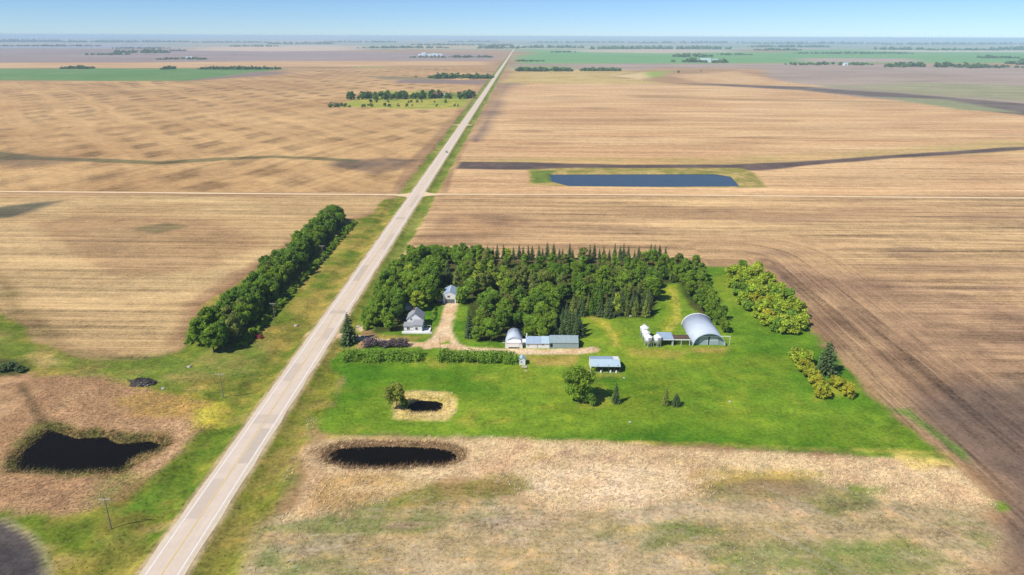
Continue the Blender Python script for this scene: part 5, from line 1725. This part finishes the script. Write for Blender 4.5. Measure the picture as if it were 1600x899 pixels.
GROVES = ((671, 722, 122.5, 9, 'dark grove left of the highway just beyond the red barn'), (722, 767, 122.5, 8, 'dark grove touching the highway just beyond the red barn'),
          (806, 893, 111.5, 7.5, 'long dark bluff right beside the far highway'), (908, 970, 111, 6, 'smaller dark bluff standing in the straw fields'),
          (254, 273, 108.5, 6, 'short tree clump on the left green field edge'), (312, 436, 108.5, 5.5, 'long tree line on the left green field edge'),
          (98, 145, 107.5, 5.5, 'dark tree clump at the far left green field'))
for k, (a, b_, py, hp, lab) in enumerate(GROVES):
    far_wood(a, b_, py, hp, lab, 800 + k, depth=50, dens=2.2)
WOODS = ((180, 262, 83, 7), (136, 200, 86, 4), (262, 292, 80, 3), (252, 326, 93, 4), (560, 700, 75.5, 4), (690, 770, 90, 4), (640, 690, 90, 2.5),
         (745, 812, 76, 6), (765, 800, 72, 4), (815, 912, 75, 5), (920, 1140, 77, 6), (1050, 1112, 89, 6), (1050, 1100, 97, 7), (1095, 1118, 98, 5), (1119, 1140, 98, 6),
         (1225, 1360, 101.5, 5), (1378, 1545, 105, 8), (1495, 1600, 106, 5), (1530, 1582, 91, 5), (1575, 1640, 101, 9), (1240, 1420, 84, 3), (1180, 1250, 79, 4),
         (1370, 1450, 78, 5), (1450, 1560, 79, 4), (1550, 1660, 78, 6), (1120, 1170, 86, 3), (700, 780, 66, 3), (420, 520, 69, 4), (500, 620, 66.5, 3), (300, 420, 67, 3),
         (100, 300, 66.5, 4), (-60, 120, 66, 5), (0, 160, 72.5, 3), (830, 1000, 67, 3), (1000, 1180, 68, 4), (1180, 1380, 69, 4), (1380, 1660, 70, 4), (860, 900, 82, 2.5),
         (805, 850, 96, 3), (1170, 1300, 74, 4), (640, 760, 71, 3), (360, 430, 73, 3), (180, 260, 76, 2.5))
for k, (a, b_, py, hp) in enumerate(WOODS):
    far_wood(a, b_, py, hp, 'hazy distant wood on the plain near the horizon', 900 + k, depth=60 + 0.02 * G(a, py)[1])


# far buildings
def far_building(px, py, w_, d_, h_, label, wall, roof, name='farm_building', cat='building', rz=0.0):
    x, y = G(px, py)
    b_ = tag(empty(name, (x, y, 0), rz), label, cat)
    body(-w_ / 2, w_ / 2, 0, d_, h_, h_ * 1.6, 'x').build('wall', M[wall], b_)
    gable_roof(-w_ / 2, w_ / 2, 0, d_, h_, h_ * 1.6, 'x', 0.5, 0.3).build('roof', M[roof], b_)
    MB().box(-w_ * 0.2, w_ * 0.15, -0.12, 0.02, 0.0, h_ * 0.8).build('door', M['grey_door'], b_)
    return b_


far_building(682, 153.5, 15, 12, 6.5, 'brown red barn among trees at the farmstead up the highway', 'barn_red', 'barn_red', 'red_barn', 'barn')
far_building(694, 151.5, 8, 7, 3.5, 'small white building right of the brown red barn', 'white_wall', 'metal_roof_pale')
for k, (px, w_, h_) in enumerate(((658, 22, 6), (662, 14, 9), (667, 30, 6), (673, 22, 6), (679, 26, 7), (686, 26, 6))):
    far_building(px, 88.5, w_ * 1.6, 20, h_ * 1.5, 'pale building in the farmstead row on the far mauve field', 'white_wall', 'metal_roof_pale')['group'] = 'pale farmstead row on the mauve field'
for k, (px, py, w_, lab) in enumerate(((1102, 97.5, 55, 'long white barn at the far right farmstead'), (1118, 96.5, 22, 'white house beside trees at the far right farmstead'), (1090, 97.5, 20, 'small white shed left of the far right long barn'),
                                 (816, 74, 60, 'white building left of highway end near the horizon'), (838, 73, 70, 'row of pale buildings right of the highway end'), (848, 73.5, 60, 'right end pale building beyond the highway end'),
                                 (1322, 103, 16, 'tiny white building in the far right tree line'), (295, 93, 30, 'tiny white building in the far left mauve field'))):
    far_building(px, py, w_, 20, 8 if w_ < 50 else 11, lab, 'white_wall', 'metal_roof_pale')

# ------------------------------------------------------------------ reeds, tufts
def tufts(name, pts, hmin, hmax, wd, label, ca_, cb_, cat, seed):
    g_ = np.random.default_rng(seed)
    A = np.array(pts)
    n = len(A)
    z = ground_z(A[:, 0], A[:, 1])
    base = np.stack([A[:, 0], A[:, 1], z - 0.05], 1)
    V, cc = [], []
    for k in range(4):
        a = g_.random(n) * 6.28
        h_ = (hmin + (hmax - hmin) * g_.random(n)) * 0.8
        ln = g_.normal(size=(n, 2)) * 0.8 + np.array([0.7, 0.35])
        off = g_.normal(size=(n, 2)) * wd * 0.8
        b0 = base + np.stack([off[:, 0], off[:, 1], 0 * a], 1)
        s_ = np.stack([np.cos(a), np.sin(a), 0 * a], 1) * wd * 0.5
        tip = b0 + np.stack([ln[:, 0] * h_, ln[:, 1] * h_, h_], 1)
        V.append(np.stack([b0 - s_, b0 + s_, tip + s_ * 0.35], 1).reshape(-1, 3))
        t_ = g_.random(n)
        cc.append(np.stack([t_, t_ * 0, t_ * 0, t_ * 0 + 1], 1).repeat(3, 0))
    V = np.concatenate(V)
    me = np_mesh(name, V, np.arange(len(V)).reshape(-1, 3))
    a_ = me.attributes.new('leaf', 'FLOAT_COLOR', 'POINT')
    a_.data.foreach_set('color', np.concatenate(cc).astype(np.float32).ravel())
    o_ = link(name, me, leaf_mat(name + '_blades', ca_, cb_, 0.45))
    return tag(o_, label, cat, kind='stuff')


def sample_mask(mask, dens, seed):
    """random points on near ground where the mask is high"""
    g_ = np.random.default_rng(seed)
    k = np.where((mask > 0.4) & (GY < 260) & (np.abs(GX) < 165))[0]
    k = k[g_.random(len(k)) < dens]
    return np.stack([GX[k] + g_.uniform(-0.6, 0.6, len(k)), GY[k] + g_.uniform(-0.6, 0.6, len(k))], 1)


rd = T[:, 2].copy()
for P, m, w_ in PONDS:
    rd = rd * (sd_poly(P, GX, GY, 5.0) < 1.0)
tufts('dry_reeds', np.concatenate([sample_mask(rd * (GX > -70), 1.0, 1), sample_mask(rd * (GX > -70), 1.0, 41)]), 0.3, 0.8, 0.20, 'dry tan reeds across the marsh in front of the yard', srgb(234, 206, 164, 0.92), srgb(248, 226, 188, 0.92), 'reeds', 1)
tufts('dry_reeds', np.concatenate([sample_mask(rd * (GX < -88), 1.0, 2), sample_mask(rd * (GX < -88), 1.0, 42)]), 0.3, 0.8, 0.20, 'dry brown reeds round the dark pond left of the highway', srgb(206, 172, 130, 0.9), srgb(224, 192, 150, 0.9), 'reeds', 2)
for P, lab, sd_, ca_, cb_ in ((POND_LEFT, 'olive cattails fringing the dark pond left of highway', 3, srgb(104, 108, 48, 0.62), srgb(140, 124, 66, 0.62)),
                  (POND_MID, 'brown cattails fringing the long dark pond below the yard', 4, srgb(132, 108, 66, 0.62), srgb(188, 150, 106, 0.62)),
                  (POND_DUG, 'pale grass fringing the small lawn dugout', 5, srgb(224, 204, 126, 0.85), srgb(236, 216, 150, 0.85))):
    sdv = sd_poly(P, GX, GY, 6.0)
    lo, hi = (-2.2, 0.9) if P is not POND_DUG else (-1.8, 0.2)
    m_ = ((sdv > lo) & (sdv < hi)).astype(float)
    pts = np.concatenate([sample_mask(m_, 1.0, 10 + sd_ + j) for j in range(3)])
    tufts('cattails', pts, 0.6, 1.5 if P is not POND_DUG else 0.9, 0.16, lab, ca_, cb_, 'cattails', sd_)
vg = T[:, 1] * ((np.abs(GX - ROAD_X) > 6.5) & (GX < -50) & (GY < 235) & (T[:, 2] < 0.4))
tufts('grass_tufts', sample_mask(vg, 0.15, 31), 0.2, 0.55, 0.22, 'rough green grass tufts on both highway verges', srgb(92, 132, 36, 0.62), srgb(150, 150, 60, 0.62), 'grass', 31)

fg = FG * (T[:, 2] < 0.6)
tufts('pasture_tufts', sample_mask(fg, 0.55, 61), 0.15, 0.45, 0.22, 'pale dry grass tufts over the foreground pasture', srgb(214, 188, 146, 0.85), srgb(232, 208, 168, 0.85), 'grass', 61)
tufts('pasture_tufts', sample_mask(fg, 0.30, 62), 0.15, 0.4, 0.22, 'green grass tufts over the foreground pasture', srgb(128, 142, 62, 0.75), srgb(150, 156, 74, 0.75), 'grass', 62)
# ------------------------------------------------------------------ haze over the plain
hz = MB().box(-50000, 50000, -400, 43000, -4.0, CAM_H + 6.0).mesh('haze')
ho = bpy.data.objects.new('haze', hz)
col.objects.link(ho)
hm = bpy.data.materials.new('haze_air')
hm.use_nodes = True
ht = hm.node_tree
for nd in list(ht.nodes):
    if nd.type == 'BSDF_PRINCIPLED':
        ht.nodes.remove(nd)
pv = ht.nodes.new('ShaderNodeVolumePrincipled')
pv.inputs['Color'].default_value = (0.58, 0.80, 1.0, 1)
pv.inputs['Density'].default_value = 0.00008
pv.inputs['Anisotropy'].default_value = -0.1
ht.links.new(pv.outputs[0], ht.nodes['Material Output'].inputs['Volume'])
hz.materials.append(hm)
tag(ho, kind='stuff')
